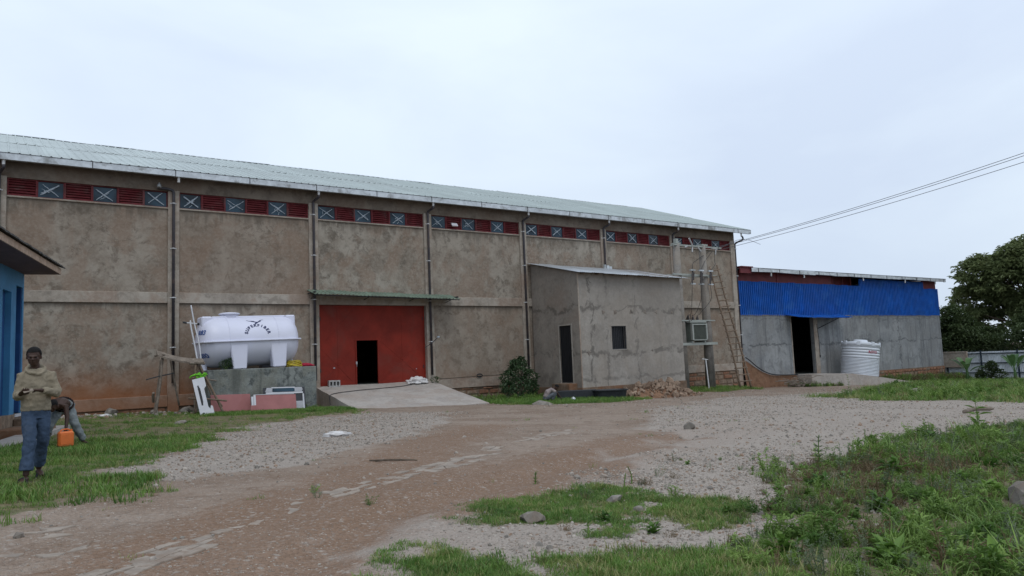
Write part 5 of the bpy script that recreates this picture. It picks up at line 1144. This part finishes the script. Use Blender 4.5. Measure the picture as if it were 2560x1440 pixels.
x, y = sample(22000, -3, 16, -33, -25, lambda x, y: mask(x, y, 'weeds', .3, .8, 1.8, 5)*(.22+.78*patchy(x, y, .34, .56, 1.5, 61))*np.clip(1-(x-4)/16, .35, 1)); addw(x, y, np.where(rng.random(len(x)) < .14, rng.uniform(.55, .95, len(x)), rng.uniform(.20, .48, len(x)))*(.75+.45*patchy(x, y, .35, .62, .9, 66)), wsel(x, y))
x, y = sample(2600, 20, 66, -24, -.6, lambda x, y: mask(x, y, 'right', .6, 1.5, .5, 5)*clear(x, y)*patchy(x, y, .38, .6, .35, 63)); addw(x, y, rng.uniform(.7, 1.7, len(x)), rng.choice(7, len(x), p=[.22, .2, .06, .08, .26, .12, .06]))
x, y = sample(1500, 52, 65.5, -1.5, -.3, lambda x, y: .5+0*x); addw(x, y, rng.uniform(1.0, 2.6, len(x)), rng.choice(7, len(x), p=[.1, .1, .3, .05, .15, .05, .25]))
x, y = sample(900, 12, 19, -3, -.3, lambda x, y: .25*clear(x, y)); addw(x, y, rng.uniform(.5, 1.2, len(x)), rng.integers(0, 6, len(x)))
x, y = sample(900, -4, 3, -29.8, -24.5, lambda x, y: .10*np.maximum(mask(x, y, 'gravelR', .5, .8, 1, 3), .2)); addw(x, y, rng.uniform(.18, .5, len(x)), rng.choice(7, len(x), p=[.2, .2, .25, .15, .0, .1, .1]))
x, y = sample(300, .6, 5, -2.95, -2.65, lambda x, y: .3+0*x); addw(x, y, rng.uniform(.4, .9, len(x)), rng.choice(7, len(x), p=[.3, .2, 0, .1, .3, .1, 0]))
x, y = sample(420, 40, 46, -2.6, -.3, lambda x, y: .5*(x < 44)); addw(x, y, rng.uniform(.6, 1.3, len(x)), rng.integers(0, 6, len(x)))
WX = np.concatenate(WX); WY = np.concatenate(WY)
scatter('weeds', T_w, pts3(WX, WY, -.01), np.concatenate(WS), upr(len(WX), .2), 'dense leafy weeds filling the right foreground', 'weeds', np.concatenate(WP))
# gravel
T_s = [template('pebble', MB(), 'gravel_stone') for k in range(0)]
for k in range(6):
    me_ = rockmesh(k+50, ('gravel_stone', 'gravel_stone', 'gravel_stone', 'grey_rock', 'rubble_stone', 'gravel_stone')[k], 1, .5, 'pebble'); T_s.append(bpy.data.objects.new('pebble', me_))
GXs, GYs, GS = [], [], []
def adds(x, y, s): GXs.append(x); GYs.append(y); GS.append(s)
gfr = lambda x, y: mask(x, y, 'gravelR', .4, .9, .9, 23)*(1-.75*grassmask(x, y))
x, y = sample(52000, -4.6, 4, -31, -24.5, lambda x, y: gfr(x, y)*(.25+.75*patchy(x, y, .35, .6, 1.4, 31))); adds(x, y, rng.gamma(3., .0036, len(x)))
x, y = sample(44000, -4, 30, -26, -9, lambda x, y: gfr(x, y)*(.25+.75*patchy(x, y, .35, .6, .6, 32))); adds(x, y, rng.gamma(3., .0062, len(x)))
x, y = sample(46000, -5.5, 8, -23.5, -7, lambda x, y: mask(x, y, 'gravelL', .5, 1., .9, 21)*(.4+.6*patchy(x, y, .3, .5, .8, 33))*(1-.6*grassmask(x, y))); adds(x, y, rng.gamma(3., .0052, len(x)))
x, y = sample(16000, -6.6, 14, -29.5, -8, lambda x, y: .28*(1-.7*grassmask(x, y))); adds(x, y, rng.gamma(2.2, .0055, len(x)))
x, y = sample(5000, 11, 45, -12, -5, lambda x, y: .5*clear(x, y)); adds(x, y, rng.gamma(3., .008, len(x)))
x, y = sample(700, -5, 6, -3, -.2, lambda x, y: .35*clear(x, y)); adds(x, y, rng.gamma(3., .025, len(x)))
GXs = np.concatenate(GXs); GYs = np.concatenate(GYs); GS = np.clip(np.concatenate(GS)*.84, .005, .10)
P_ = pts3(GXs, GYs); P_[:, 2] += GS*.02
scatter('gravel', T_s, P_, GS, np.stack([rng.uniform(-.5, .5, len(GS)), rng.uniform(-.5, .5, len(GS)), rng.uniform(0, 6.28, len(GS))], -1), 'loose pale gravel strewn over the yard', 'gravel')
# single plants that stand out
def stemplant(h, n, L, w, seed):
    random.seed(seed); st = MB(); top = Vector((U(-.04, .04), U(-.04, .04), h)); pts = catmull([(0, 0, -.03), (U(-.02, .02), U(-.02, .02), h*.5), top], 4); st.tube(pts, [.009]*4+[.006]*4+[.003], 5)
    lf = MB()
    for k in range(n):
        t = (k+.5)/n; b = pts[min(int(t*8), 8)]; a = k*2.4; d = Vector((math.cos(a), math.sin(a), U(.2, .9))); leaf(lf, b, d, (0, 0, 1), L*(1.15-.6*t)*U(.8, 1.1), w)
    return st, lf
for (x, y, h, n, L, w, m, lab) in ((2.52, -27.25, .44, 44, .11, .018, 'weed_grey', 'tall feathery grey-green weed at the top of the weed patch'), (-.84, -27.15, .26, 18, .03, .012, 'weed_grey', 'thin lone weed stalk behind the foreground grass patch'), (10.3, -25.8, .85, 26, .28, .09, 'weed_green', 'tall broad-leaved weed standing highest on the right'),
        (4.3, -26.85, .40, 22, .07, .012, 'weed_grey', 'thin branching weed right of the feathery one'), (1.9, -27.05, .22, 26, .09, .02, 'weed_grey', 'low grey weed at the left tip of the weed patch'), (-1.05, -25.9, .14, 30, .05, .016, 'weed_green', 'small dark green weed between the track and the gravel'), (-2.35, -28.35, .15, 24, .07, .018, 'weed_green', 'little green weed in the pale gravel, nearest the camera'),
        (-.1, -26.5, .20, 30, .05, .010, 'weed_brown', 'brownish little weed at the top right of the foreground grass'), (33.2, -9.3, .95, 30, .18, .03, 'weed_grey', 'tall thin weed in front of the shed ramp')):
    p_ = thing('weed_plant', lab, 'plant', (x, y, gzf(x, y))); st, lf = stemplant(h, n, L, w, int(x*100+y)); part('stem', st, 'weed_green', p_, world=False); part('leaves', lf, m, p_, world=False)
random.seed(11)
# bushes
def foliage(n, fn, L, w, m, name, parent, world=False, hang=.0):
    V = []; F = []
    mb = MB()
    for k in range(n):
        b = fn(); d = rdir(-.9, .7)+Vector(b).normalized()*.5-Vector((0, 0, hang)); leaf(mb, b, d, (0, 0, 1), L*U(.7, 1.25), w*U(.7, 1.2), .5)
    return part(name, mb, m, parent, world=world)
def shell_pt(cs):
    c, r = random.choice(cs); d = rdir(-1.3, 1.5); q = U(.55, 1.03)**.6; return Vector(c)+Vector((d.x*r[0], d.y*r[1], d.z*r[2]))*q
BU = thing('bush', 'dark glossy-leaved bush growing at the warehouse foot left of the annex', 'bush', (15.9, -1.7, gzf(15.9, -1.7)))
bc = [((0, 0, 1.1), (.95, .9, .85)), ((-.35, -.2, .6), (.75, .7, .55)), ((.45, .1, .65), (.8, .7, .6)), ((.05, 0, 1.6), (.6, .55, .55)), ((.75, 0, 1.2), (.5, .5, .45)), ((-.7, 0, 1.25), (.45, .45, .4)), ((.25, .1, 2.05), (.35, .3, .35)), ((-.85, -.1, .75), (.4, .4, .35)), ((.95, .1, .6), (.4, .4, .4)), ((-.25, 0, 1.95), (.3, .3, .3))]
tw = MB()
for k in range(14):
    e = shell_pt(bc)*.85; tw.tube(catmull([(U(-.05, .05), U(-.05, .05), -.05), Vector((e.x*.4, e.y*.4, e.z*.55)), e], 3), [.03]*3+[.018]*3+[.008], 5)
part('stems', tw, 'bark', BU, world=False); BU.scale = (.9, .9, .9)
foliage(2600, lambda: shell_pt(bc), .20, .075, 'leaf_bush', 'crown', BU, hang=.7)
FN = thing('fern_plant', 'feathery green plant growing under the water tank', 'plant', (1.28, -2.35, 1.22))
foliage(900, lambda: shell_pt([((0, 0, .16), (.30, .16, .20)), ((.15, 0, .25), (.2, .12, .18))]), .06, .012, 'leaf_bush', 'leaves', FN)
tw = MB()
for k in range(9): tw.tube([(U(-.1, .1), 0, -.02), (U(-.3, .5), U(-.1, .1), U(.2, .5))], [.006, .003], 4)
part('stems', tw, 'weed_green', FN, world=False)
for (x, y, z, lab) in ((11.75, -.35, .12, 'small leafy sprig beside the white sack on the ramp'),):
    sp_ = thing('sprig', lab, 'plant', (x, y, z)); foliage(90, lambda: shell_pt([((0, 0, .14), (.22, .16, .18))]), .12, .04, 'leaf_bush', 'leaves', sp_)
# banana plants by the fence
def banana(loc, n, L, w, lab, seed, up0=.55):
    random.seed(seed); B = thing('banana_plant', lab, 'plant', loc); part('stem', MB().tube([(0, 0, -.1), (.02, 0, .5), (0, 0, .9)], [.16, .13, .07], 8), 'leaf_banana', B, world=False, smooth=True)
    for k in range(n):
        a = k*2*math.pi/n+U(-.35, .35); el = U(up0, 1.25); l = L*U(.75, 1.1); mb = MB(); N_ = 9; pts = []
        for j in range(N_+1):
            t = j/N_; dd = .7*l*t*math.cos(el)*(1+.25*t); zz = l*t*math.sin(el)*(1-.42*t*t)+.6; pts.append(Vector((math.cos(a)*dd, math.sin(a)*dd, zz)))
        s = Vector((-math.sin(a), math.cos(a), 0)); vv = []
        for j, p_ in enumerate(pts):
            t = j/N_; ww = w*max(.05, math.sin(math.pi*min(1, max(0, (t-.26)/.76)))**.75) if t > .26 else .03
            vv += [p_-s*ww+Vector((0, 0, ww*.25)), p_, p_+s*ww+Vector((0, 0, ww*.25))]
        mb.add(vv, [q_ for j in range(N_) for q_ in ((3*j, 3*j+1, 3*j+4, 3*j+3), (3*j+1, 3*j+2, 3*j+5, 3*j+4))]); part('leaf', mb, 'leaf_banana', B, world=False, smooth=True)
    return B
banana((60.5, -3.55, gzf(60.5, -3.55)), 7, 2.4, .26, 'squat banana plant just right of the shed, in front of the fence', 5, .5)
banana((61.8, -6.6, gzf(61.8, -6.6)), 6, 3.0, .29, 'V-shaped banana plant in front of the fence, second from the shed', 6, .85)
banana((69.5, -6.8, gzf(69.5, -6.8)), 9, 4.6, .34, 'tall tattered banana plant rising behind the fence', 8, .6)
random.seed(21)
sb_ = thing('dark_bush', 'dark dense bush between the two banana plants', 'bush', (61.9, -4.8, gzf(61.9, -4.8))); foliage(1100, lambda: shell_pt([((0, .3, .7), (.6, .7, .6)), ((.3, -.4, .45), (.7, .6, .45)), ((0, -.1, 1.15), (.4, .4, .4)), ((0, .8, .4), (.4, .4, .4))]), .26, .10, 'leaf_dark', 'crown', sb_)
part('stems', MB().tube([(0, 0, -.1), (.1, 0, .8)], [.06, .03], 6), 'bark', sb_, world=False)
# trees
def tree(loc, h, lobes, lab, m, nl, L, w, seed, trunk=.35, group='trees beyond the fence'):
    random.seed(seed); T = thing('tree', lab, 'tree', loc, group=group); tk = MB()
    tk.tube(catmull([(0, 0, -.3), (.1, .05, h*.18), (-.1, .1, h*.38), (.1, 0, h*.6)], 4), [trunk*(1-.06*k) for k in range(13)], 9)
    for c, r in lobes:
        for q_ in range(4):
            e = Vector(c)+Vector((U(-.6, .6)*r[0], U(-.6, .6)*r[1], U(-.4, .6)*r[2])); b = Vector((0, .05, h*U(.2, .5))); tk.tube(catmull([b, b.lerp(e, .5)+Vector((0, 0, -.3)), e], 4), [trunk*.42*(1-.1*k) for k in range(9)], 6)
    part('trunk', tk, 'bark', T, world=False, smooth=True)
    # clumps of leaves on twigs through each lobe
    mb = MB(); cl_ = []
    for c, r in lobes:
        k_ = max(6, int(nl/55*r[0]*r[1]*r[2]/sum(a[1][0]*a[1][1]*a[1][2] for a in lobes)))
        for q_ in range(k_):
            d = rdir(-1.4, 1.5); rr = U(.35, 1.05)**.55; cl_.append((Vector(c)+Vector((d.x*r[0], d.y*r[1], d.z*r[2]))*rr, U(.35, .85)))
    for c, r in cl_:
        for q_ in range(55):
            d = rdir(-1.2, 1.5); b = c+Vector((d.x*r*1.25, d.y*r*1.25, d.z*r*.6))*U(.1, 1.)**.5; leaf(mb, b, rdir(-.8, .6), (0, 0, 1), L*U(.6, 1.3), w*U(.6, 1.2), .5)
    part('crown', mb, m, T, world=False); return T
gzt = lambda x, y: float(gbase(np.array([x]), np.array([y]))[0])
tree((81, -1.5, gzt(81, -1.5)), 14, [((0, 0, 9.8), (4.5, 4.6, 3.4)), ((-1.5, 3.4, 10.2), (3.0, 3.0, 2.6)), ((0, -3.5, 11.4), (3.4, 3.4, 2.6)), ((.5, 5.2, 8.1), (2.6, 2.6, 2.1)), ((-1.0, 4.2, 5.8), (2.4, 2.4, 1.5)), ((0, -2.5, 7.0), (4.2, 4.4, 2.6)), ((-1, .5, 12.3), (2.4, 2.2, 1.8))], 'largest tree, with an open airy crown, far right behind the fence', 'leaf_tree', 56000, .48, .24, 31, .5)
tree((74, 3.4, gzt(74, 3.4)), 7, [((0, 0, 5.2), (2.2, 2.0, 2.0)), ((.2, -.6, 3.6), (2.8, 2.6, 2.2)), ((-.3, 1.0, 3.2), (2.2, 1.8, 1.8)), ((0, -2.4, 3.0), (2.4, 2.2, 2.0)), ((0, 2.2, 4.6), (1.8, 1.6, 1.6))], 'rounded dark tree right against the end of the shed', 'leaf_dark', 22000, .36, .18, 32, .22)
tree((76, -4.5, gzt(76, -4.5)), 7, [((0, 0, 4.2), (3.0, 3.2, 2.4)), ((0, -3.0, 4.6), (2.8, 2.8, 2.6)), ((0, 2.2, 3.4), (2.6, 2.4, 2.2)), ((-.5, 0, 2.2), (2.8, 4.0, 1.8))], 'low dark tree filling the gap under the largest tree', 'leaf_dark', 15000, .36, .17, 33, .22)
tree((84, -10.5, gzt(84, -10.5)), 13, [((0, 0, 9.5), (4.0, 4.0, 3.2)), ((0, 2.6, 7.0), (3.6, 3.4, 2.8)), ((0, -2, 6.2), (4, 4, 3.2)), ((-.5, 1, 4), (3.5, 4, 2.5))], 'tree cut by the right edge, behind the fence', 'leaf_tree', 16000, .42, .19, 34, .4)
random.seed(41)
hg = MB()
for k in range(17000):
    x = 72+U(-.8, 2.2); y = U(-18, 5); b = Vector((x, y, gzt(72, 0)+4.6*random.random()**.8+.6*math.sin(y*1.3))); leaf(hg, b, rdir(-.8, .9), (0, 0, 1), U(.2, .42), U(.1, .18), .4)
hd_ = thing('hedge', 'dark undergrowth closing the view just above the fence', 'hedge', (72, -6, gzt(72, -6))); part('foliage', hg, 'leaf_dark', hd_)
random.seed(51)

# ------------------------------------------------------------------ people
def remesh(o, vox, it=4, wr=0., wsz=.08):
    m = o.modifiers.new('remesh', 'REMESH'); m.mode = 'VOXEL'; m.voxel_size = vox; m.use_smooth_shade = True
    s = o.modifiers.new('smooth', 'SMOOTH'); s.iterations = it; s.factor = .5
    if wr:
        tx = bpy.data.textures.new('folds', 'CLOUDS'); tx.noise_scale = wsz; tx.noise_depth = 2
        d = o.modifiers.new('folds', 'DISPLACE'); d.texture = tx; d.strength = wr; d.mid_level = .5
def hand(mb, wr, d, palm, s=1.0, curl=.5):
    """palm and five fingers; wr wrist, d direction of the fingers, palm = palm normal"""
    wr = Vector(wr); d = Vector(d).normalized(); n = Vector(palm); n = (n-d*n.dot(d)).normalized(); sd = d.cross(n)
    mb.tube([wr-d*.02, wr+d*.02*s, wr+d*.06*s, wr+d*.095*s], [(.018*s, .026*s), (.019*s, .036*s), (.017*s, .043*s), (.013*s, .041*s)], 10, ref=n)
    for k, (off, L) in enumerate(((-.031, .064), (-.010, .076), (.011, .072), (.031, .056))):
        b = wr+d*.088*s+sd*off*s; a = curl*(1+.12*k); p1 = b+(d*math.cos(a*.5)+n*math.sin(a*.5))*L*.45*s; p2 = p1+(d*math.cos(a*1.3)+n*math.sin(a*1.3))*L*.35*s; p3 = p2+(d*math.cos(a*2)+n*math.sin(a*2))*L*.25*s
        mb.tube([b-d*.015, b, p1, p2, p3], [.0095*s, .0095*s, .009*s, .008*s, .006*s], 7)
    b = wr+d*.025*s-sd*.032*s; p1 = b+(d*.6-sd*.7+n*.3).normalized()*.035*s; p2 = p1+(d*.9-sd*.15+n*.5).normalized()*.032*s
    mb.tube([b+sd*.015, b, p1, p2], [.012*s, .012*s, .010*s, .008*s], 7)
def head(mb, c, fwd, up_, s=1.0):
    """head with brow, nose, lips, chin and ears; c is the head centre"""
    f = Vector(fwd).normalized(); u = Vector(up_); u = (u-f*u.dot(f)).normalized(); r_ = u.cross(f)*-1; M = Matrix((r_, -f, u)).transposed(); c = Vector(c)
    E = lambda p, r: mb.ell(c+M @ Vector(p)*s, [a*s for a in r], 14, 10, M)
    E((0, .012, .030), (.078, .096, .088)); E((0, -.018, -.03), (.066, .072, .078)); E((0, -.045, -.075), (.040, .040, .035)); E((0, -.078, .018), (.052, .016, .012))
    E((0, -.098, -.022), (.014, .018, .016)); E((0, -.090, .0), (.010, .012, .026)); E((0, -.082, -.055), (.024, .012, .010)); E((.035, -.062, -.018), (.022, .02, .02)); E((-.035, -.062, -.018), (.022, .02, .02))
    E((.079, .008, -.005), (.010, .02, .030)); E((-.079, .008, -.005), (.010, .02, .030)); return M
def hair(c, M, s=1.0):
    mb = MB(); vs = []; c = Vector(c); NU, NV = 22, 9
    for j in range(NV+1):
        for k in range(NU):
            t = 2*math.pi*k/NU; lim = -.15 if math.sin(t) > -.3 else .42; ph = math.pi/2-(math.pi/2-lim)*j/NV
            q_ = Vector((.086*math.cos(ph)*math.cos(t), .014+.105*math.cos(ph)*math.sin(t), .033+.097*math.sin(ph)))*(1+U(-.012, .012)); vs.append(c+M @ q_*s)
    mb.add(vs, [(j*NU+k, (j+1)*NU+k, (j+1)*NU+(k+1) % NU, j*NU+(k+1) % NU) for j in range(NV) for k in range(NU)]); return mb
# --- standing person, local frame: x right, -y towards the camera
px_, py_ = -5.78, -21.45
PA = thing('person', 'person in a beige hooded sweater and blue jeans standing at the left', 'person', (px_, py_, gzf(px_, py_)), (0, 0, R(-2)))
b = MB(); hc = (-.035, -.03, 1.595)
b.tube([(0, .03, .88), (0, .03, 1.05), (0, .03, 1.25), (0, .03, 1.38), (-.01, .02, 1.45)], [(.09, .12), (.085, .115), (.09, .135), (.07, .12), (.05, .055)], 14, ref=(0, 1, 0))
b.tube([(-.01, .025, 1.40), (-.02, .0, 1.48), (-.03, -.01, 1.55)], [.058, .052, .052], 12)
HMx = head(b, hc, (-.12, -1, -.16), (0, 0, 1), 1.02)
for sh, el, wr, d_, pn in (((.150, .03, 1.375), (.235, .0, 1.115), (.035, -.245, 1.165), (-1, -.12, .03), (0, -.1, -1)), ((-.150, .03, 1.375), (-.195, .0, 1.10), (-.165, -.235, 1.125), (.35, -.8, .25), (.3, .2, 1))):
    b.tube([sh, Vector(sh).lerp(Vector(el), .5), el], [.05, .044, .038], 10); b.tube([el, Vector(el).lerp(Vector(wr), .45), wr], [.038, .036, .024], 10); hand(b, wr, d_, pn, 1.02, .5)
legs = (((-.080, .03, .88), (-.060, -.16, .52), (-.095, -.20, .10), (-.15, -.36, .03)), ((.080, .04, .88), (.085, .06, .51), (.045, .30, .13), (.085, .14, .045)))
for hp, kn, an, toe in legs:
    b.tube([hp, Vector(hp).lerp(Vector(kn), .5), kn], [.078, .07, .055], 12); b.tube([kn, Vector(kn).lerp(Vector(an), .35), an], [.055, .052, .036], 12)
    b.tube([Vector(an)+Vector((0, .05, -.05)), Vector(an)+Vector((0, .0, -.04)), Vector(an).lerp(Vector(toe), .55)+Vector((0, 0, -.005)), toe], [.033, .04, .038, .026], 10, sx=.75)
o = part('body', b, 'skin', PA, world=False); remesh(o, .0075, 3)
o = part('hair', hair(hc, HMx, 1.02), 'hair_black', PA, world=False, smooth=True)
ey = MB()
for sx_ in (-1, 1): ey.ell(Vector(hc)+HMx @ Vector((sx_*.031, -.082, .002)), (.013, .006, .007), 8, 6)
part('eyes', ey, 'hair_black', PA, world=False)
c_ = MB()
c_.tube([(0, .03, .90), (.0, .03, .97), (0, .025, 1.08), (0, .025, 1.22), (0, .03, 1.33), (-.005, .03, 1.41), (-.01, .03, 1.445)], [(.115, .172), (.122, .170), (.115, .162), (.115, .168), (.105, .168), (.08, .125), (.07, .078)], 20, ref=(0, 1, 0))
for sh, el, wr in (((.150, .03, 1.365), (.235, .01, 1.11), (.075, -.225, 1.16)), ((-.150, .03, 1.365), (-.200, .01, 1.095), (-.175, -.20, 1.12))):
    c_.tube([Vector(sh)*.9+Vector((0, 0, .135)), sh, Vector(sh).lerp(Vector(el), .5), el], [.05, .066, .062, .058], 12); c_.tube([el, Vector(el).lerp(Vector(wr), .4), Vector(el).lerp(Vector(wr), .85), wr], [.058, .053, .043, .038], 12)
for k in range(18):
    t = 2*math.pi*k/18; t2 = 2*math.pi*(k+1)/18; rr = lambda t: Vector((-.012+.100*math.cos(t), .02+.100*math.sin(t), 1.432+.055*math.sin(t)+.008*math.cos(3*t))); c_.tube([rr(t), rr(t2)], .021+.016*max(0, math.sin(t)), 8)
c_.ell((.0, .115, 1.40), (.10, .05, .07))
o = part('sweater', c_, 'sweater', PA, world=False); remesh(o, .010, 2, .032, .065)
j_ = MB()
j_.tube([(0, .035, 1.0), (0, .035, .90), (0, .035, .80)], [(.105, .148), (.112, .155), (.10, .145)], 18, ref=(0, 1, 0))
for (hp, kn, an, toe), w_ in zip(legs, ((.083, .074, .072, .082), (.083, .072, .070, .078))):
    e = Vector(an)+Vector((0, -.01, .06)); j_.tube([Vector(hp)+Vector((0, 0, .0)), Vector(hp).lerp(Vector(kn), .5), kn, Vector(kn).lerp(e, .55), e], [.088, w_[0], w_[1], w_[2], w_[3]], 14)
o = part('jeans', j_, 'jeans', PA, world=False); remesh(o, .010, 2, .028, .075)
for (hp, kn, an, toe) in legs:
    s_ = MB(); a_ = Vector((an[0], an[1]+.07, .012)); t_ = Vector((toe[0], toe[1]-.03, .012)); dd = (t_-a_).normalized(); w_ = Vector((-dd.y, dd.x, 0))
    pl = []
    for t, wd in ((0, .030), (.15, .042), (.45, .036), (.75, .050), (.93, .042), (1, .02)): pl.append((t, wd))
    ring_ = [a_.lerp(t_, t)+w_*wd for t, wd in pl]+[a_.lerp(t_, t)-w_*wd for t, wd in reversed(pl)]
    s_.prism([(v.x, v.y) for v in ring_], -.012, .016)
    mid = a_.lerp(t_, .62)
    for off in (0, .05): s_.tube([mid-dd*off+w_*.048+Vector((0, 0, 0)), mid-dd*off+w_*.035+Vector((0, 0, .055)), mid-dd*off+Vector((0, 0, .072)), mid-dd*off-w_*.035+Vector((0, 0, .055)), mid-dd*off-w_*.048], .016, 6, sx=.5, sy=1)
    part('sandal', s_, 'rubber_dark', PA, world=False)
ph = solo('phone', MB().box(-.055, .055, -.005, .005, -.028, .028), 'wood_grey', 'small flat object held between the hands of the standing person', 'phone', rot=(R(-60), R(-14), R(12)), bevel=.004)
ph.location = Vector((px_, py_, PA.location.z))+Vector((-.10, -.33, 1.165))
# --- person bending down behind, holding a jerrycan
bx_, by_ = -5.10, -15.1
PB = thing('person', 'person in pale jeans bending down to the orange jerrycan', 'person', (bx_, by_, gzf(bx_, by_)))
b = MB(); hip = Vector((.06, .10, .82)); shd = Vector((-.10, -.36, .83)); hc = (-.17, -.50, .86)
b.tube([hip, hip.lerp(shd, .4)+Vector((0, 0, .07)), hip.lerp(shd, .75)+Vector((0, 0, .06)), shd], [(.12, .155), (.115, .15), (.12, .185), (.07, .12)], 14, ref=(0, .5, 1))
b.tube([shd, Vector(shd).lerp(Vector(hc), .6)], [.06, .055], 10)
HB = head(b, hc, (-.25, -.8, -.55), (-.1, -.6, .8), 1.0)
arm = ((.06, -.36, .86), (.085, -.42, .60), (.06, -.50, .375)); b.tube(arm, [.052, .042, .028], 10); hand(b, arm[2], (-.05, 0, -1), (0, -1, 0), 1.0, .8)
arm2 = ((-.26, -.34, .84), (-.30, -.40, .60), (-.22, -.30, .42)); b.tube(arm2, [.052, .042, .028], 10); hand(b, arm2[2], (.2, .2, -1), (1, 0, 0), 1.0, .4)
lb_ = (((.13, .12, .80), (.26, .04, .45), (.42, .18, .07), (.50, .06, .03)), ((-.02, .10, .80), (-.20, -.06, .45), (-.27, .10, .07), (-.30, -.08, .03)))
for hp, kn, an, toe in lb_:
    b.tube([hp, kn, an], [.08, .055, .036], 12); b.tube([Vector(an)+Vector((0, .05, -.03)), Vector(an)+Vector((0, 0, -.02)), toe], [.035, .04, .025], 10)
o = part('body', b, 'skin', PB, world=False); remesh(o, .010, 3)
part('hair', hair(hc, HB), 'hair_black', PB, world=False, smooth=True)
j_ = MB(); j_.tube([hip+Vector((-.02, -.09, .03)), hip+Vector((.02, .03, 0)), hip+Vector((.02, .10, -.06))], [(.135, .175), (.15, .185), (.10, .15)], 16, ref=(0, .5, 1))
for hp, kn, an, toe in lb_: j_.tube([hp, Vector(hp).lerp(Vector(kn), .5), kn, Vector(kn).lerp(Vector(an), .5), Vector(an)+Vector((0, 0, .05))], [.12, .105, .085, .078, .072], 14)
o = part('jeans', j_, 'jeans_pale', PB, world=False); remesh(o, .013, 3, .03, .08)
w_ = MB()
for k in range(16):
    t = 2*math.pi*k/16; t2 = 2*math.pi*(k+1)/16; q_ = lambda t: hip+Vector((-.02, -.11, .045))+Vector((.176*math.cos(t), .05*math.sin(t), .135*math.sin(t))); w_.tube([q_(t), q_(t2)], .024, 6)
part('waistband', w_, 'dark_cloth', PB, world=False, smooth=True)
jx, jy = bx_+.06, by_-.52
JC = thing('jerrycan', 'orange plastic jerrycan held by the bending person', 'jerrycan', (jx-.005, jy, gzf(jx, jy)+.03), (0, 0, R(8)))
jb = MB(); jb.box(-.135, .135, -.085, .085, 0, .30); part('body', jb, 'orange_plastic', JC, world=False, bevel=.03)
part('handle', MB().tube(catmull([(-.10, 0, .29), (-.06, 0, .335), (.05, 0, .335), (.08, 0, .29)], 4), .014, 8), 'orange_plastic', JC, world=False, smooth=True)
part('cap', MB().tube([(.095, 0, .295), (.095, 0, .335)], .026, 12), 'orange_plastic', JC, world=False)
for s_ in (-1, 1): part('side_rib', MB().box(-.10, .10, s_*.088-.004, s_*.088+.004, .05, .25), 'orange_plastic', JC, world=False, bevel=.003)
# --- person squatting by the annex
cx_, cy_ = 14.55, -6.1
PC = thing('person', 'person squatting on the grass in front of the annex door', 'person', (cx_, cy_, gzf(cx_, cy_)), (0, 0, R(-35)))
b = MB(); hip = Vector((-.22, 0, .20)); shd = Vector((.08, 0, .58)); hc = (.25, -.02, .66)
b.tube([hip, hip.lerp(shd, .5)+Vector((-.05, 0, .06)), shd], [(.12, .15), (.12, .17), (.07, .13)], 12, ref=(0, 0, 1)); b.tube([shd, Vector(hc)-Vector((.05, 0, .02))], [.06, .05], 10); HP = head(b, hc, (.75, -.1, -.65), (.6, 0, .75), 1.05)
for s_ in (-1, 1):
    b.tube([(.06, .16*s_, .55), (.26, .19*s_, .42), (.40, .10*s_, .22)], [.05, .042, .03], 10); hand(b, (.40, .10*s_, .22), (.6, -.2*s_, -.7), (-.5, 0, -.5), 1, .5)
    b.tube([(-.20, .09*s_, .19), (.06, .15*s_, .33), (.22, .16*s_, .45)], [.08, .07, .055], 12); b.tube([(.22, .16*s_, .45), (.10, .15*s_, .2), (.02, .14*s_, .05)], [.055, .05, .038], 12); b.tube([(-.03, .14*s_, .04), (.06, .15*s_, .04), (.2, .16*s_, .03)], [.035, .04, .025], 10)
o = part('body', b, 'skin', PC, world=False); remesh(o, .012, 2); part('hair', hair(hc, HP, 1.05), 'hair_black', PC, world=False, smooth=True)
c_ = MB(); c_.tube([hip+Vector((-.02, 0, .02)), hip.lerp(shd, .5)+Vector((-.06, 0, .07)), shd+Vector((0, 0, .0))], [(.15, .18), (.15, .20), (.10, .16)], 14, ref=(0, 0, 1))
for s_ in (-1, 1): c_.tube([(.03, .13*s_, .56), (.2, .19*s_, .45)], [.085, .07], 10)
o = part('shirt', c_, 'shirt_grey', PC, world=False); remesh(o, .016, 2, .02, .08)
j_ = MB(); j_.ell(hip+Vector((.0, 0, -.03)), (.17, .19, .13))
for s_ in (-1, 1): j_.tube([(-.20, .10*s_, .19), (.06, .15*s_, .33), (.23, .16*s_, .46)], [.115, .10, .082], 12); j_.tube([(.23, .16*s_, .46), (.11, .15*s_, .25), (.05, .14*s_, .12)], [.08, .075, .06], 12)
o = part('trousers', j_, 'trousers_grey', PC, world=False); remesh(o, .016, 2, .02, .08)
solo('kettle', MB().lathe([(0, 0), (.10, 0), (.12, .06), (.10, .14), (.05, .18), (.02, .2), (0, .2)], 14), 'galvanised', 'small shiny metal pot on the grass by the squatting person', 'pot', (15.75, -6.2, gzf(15.75, -6.2)), smooth=True)
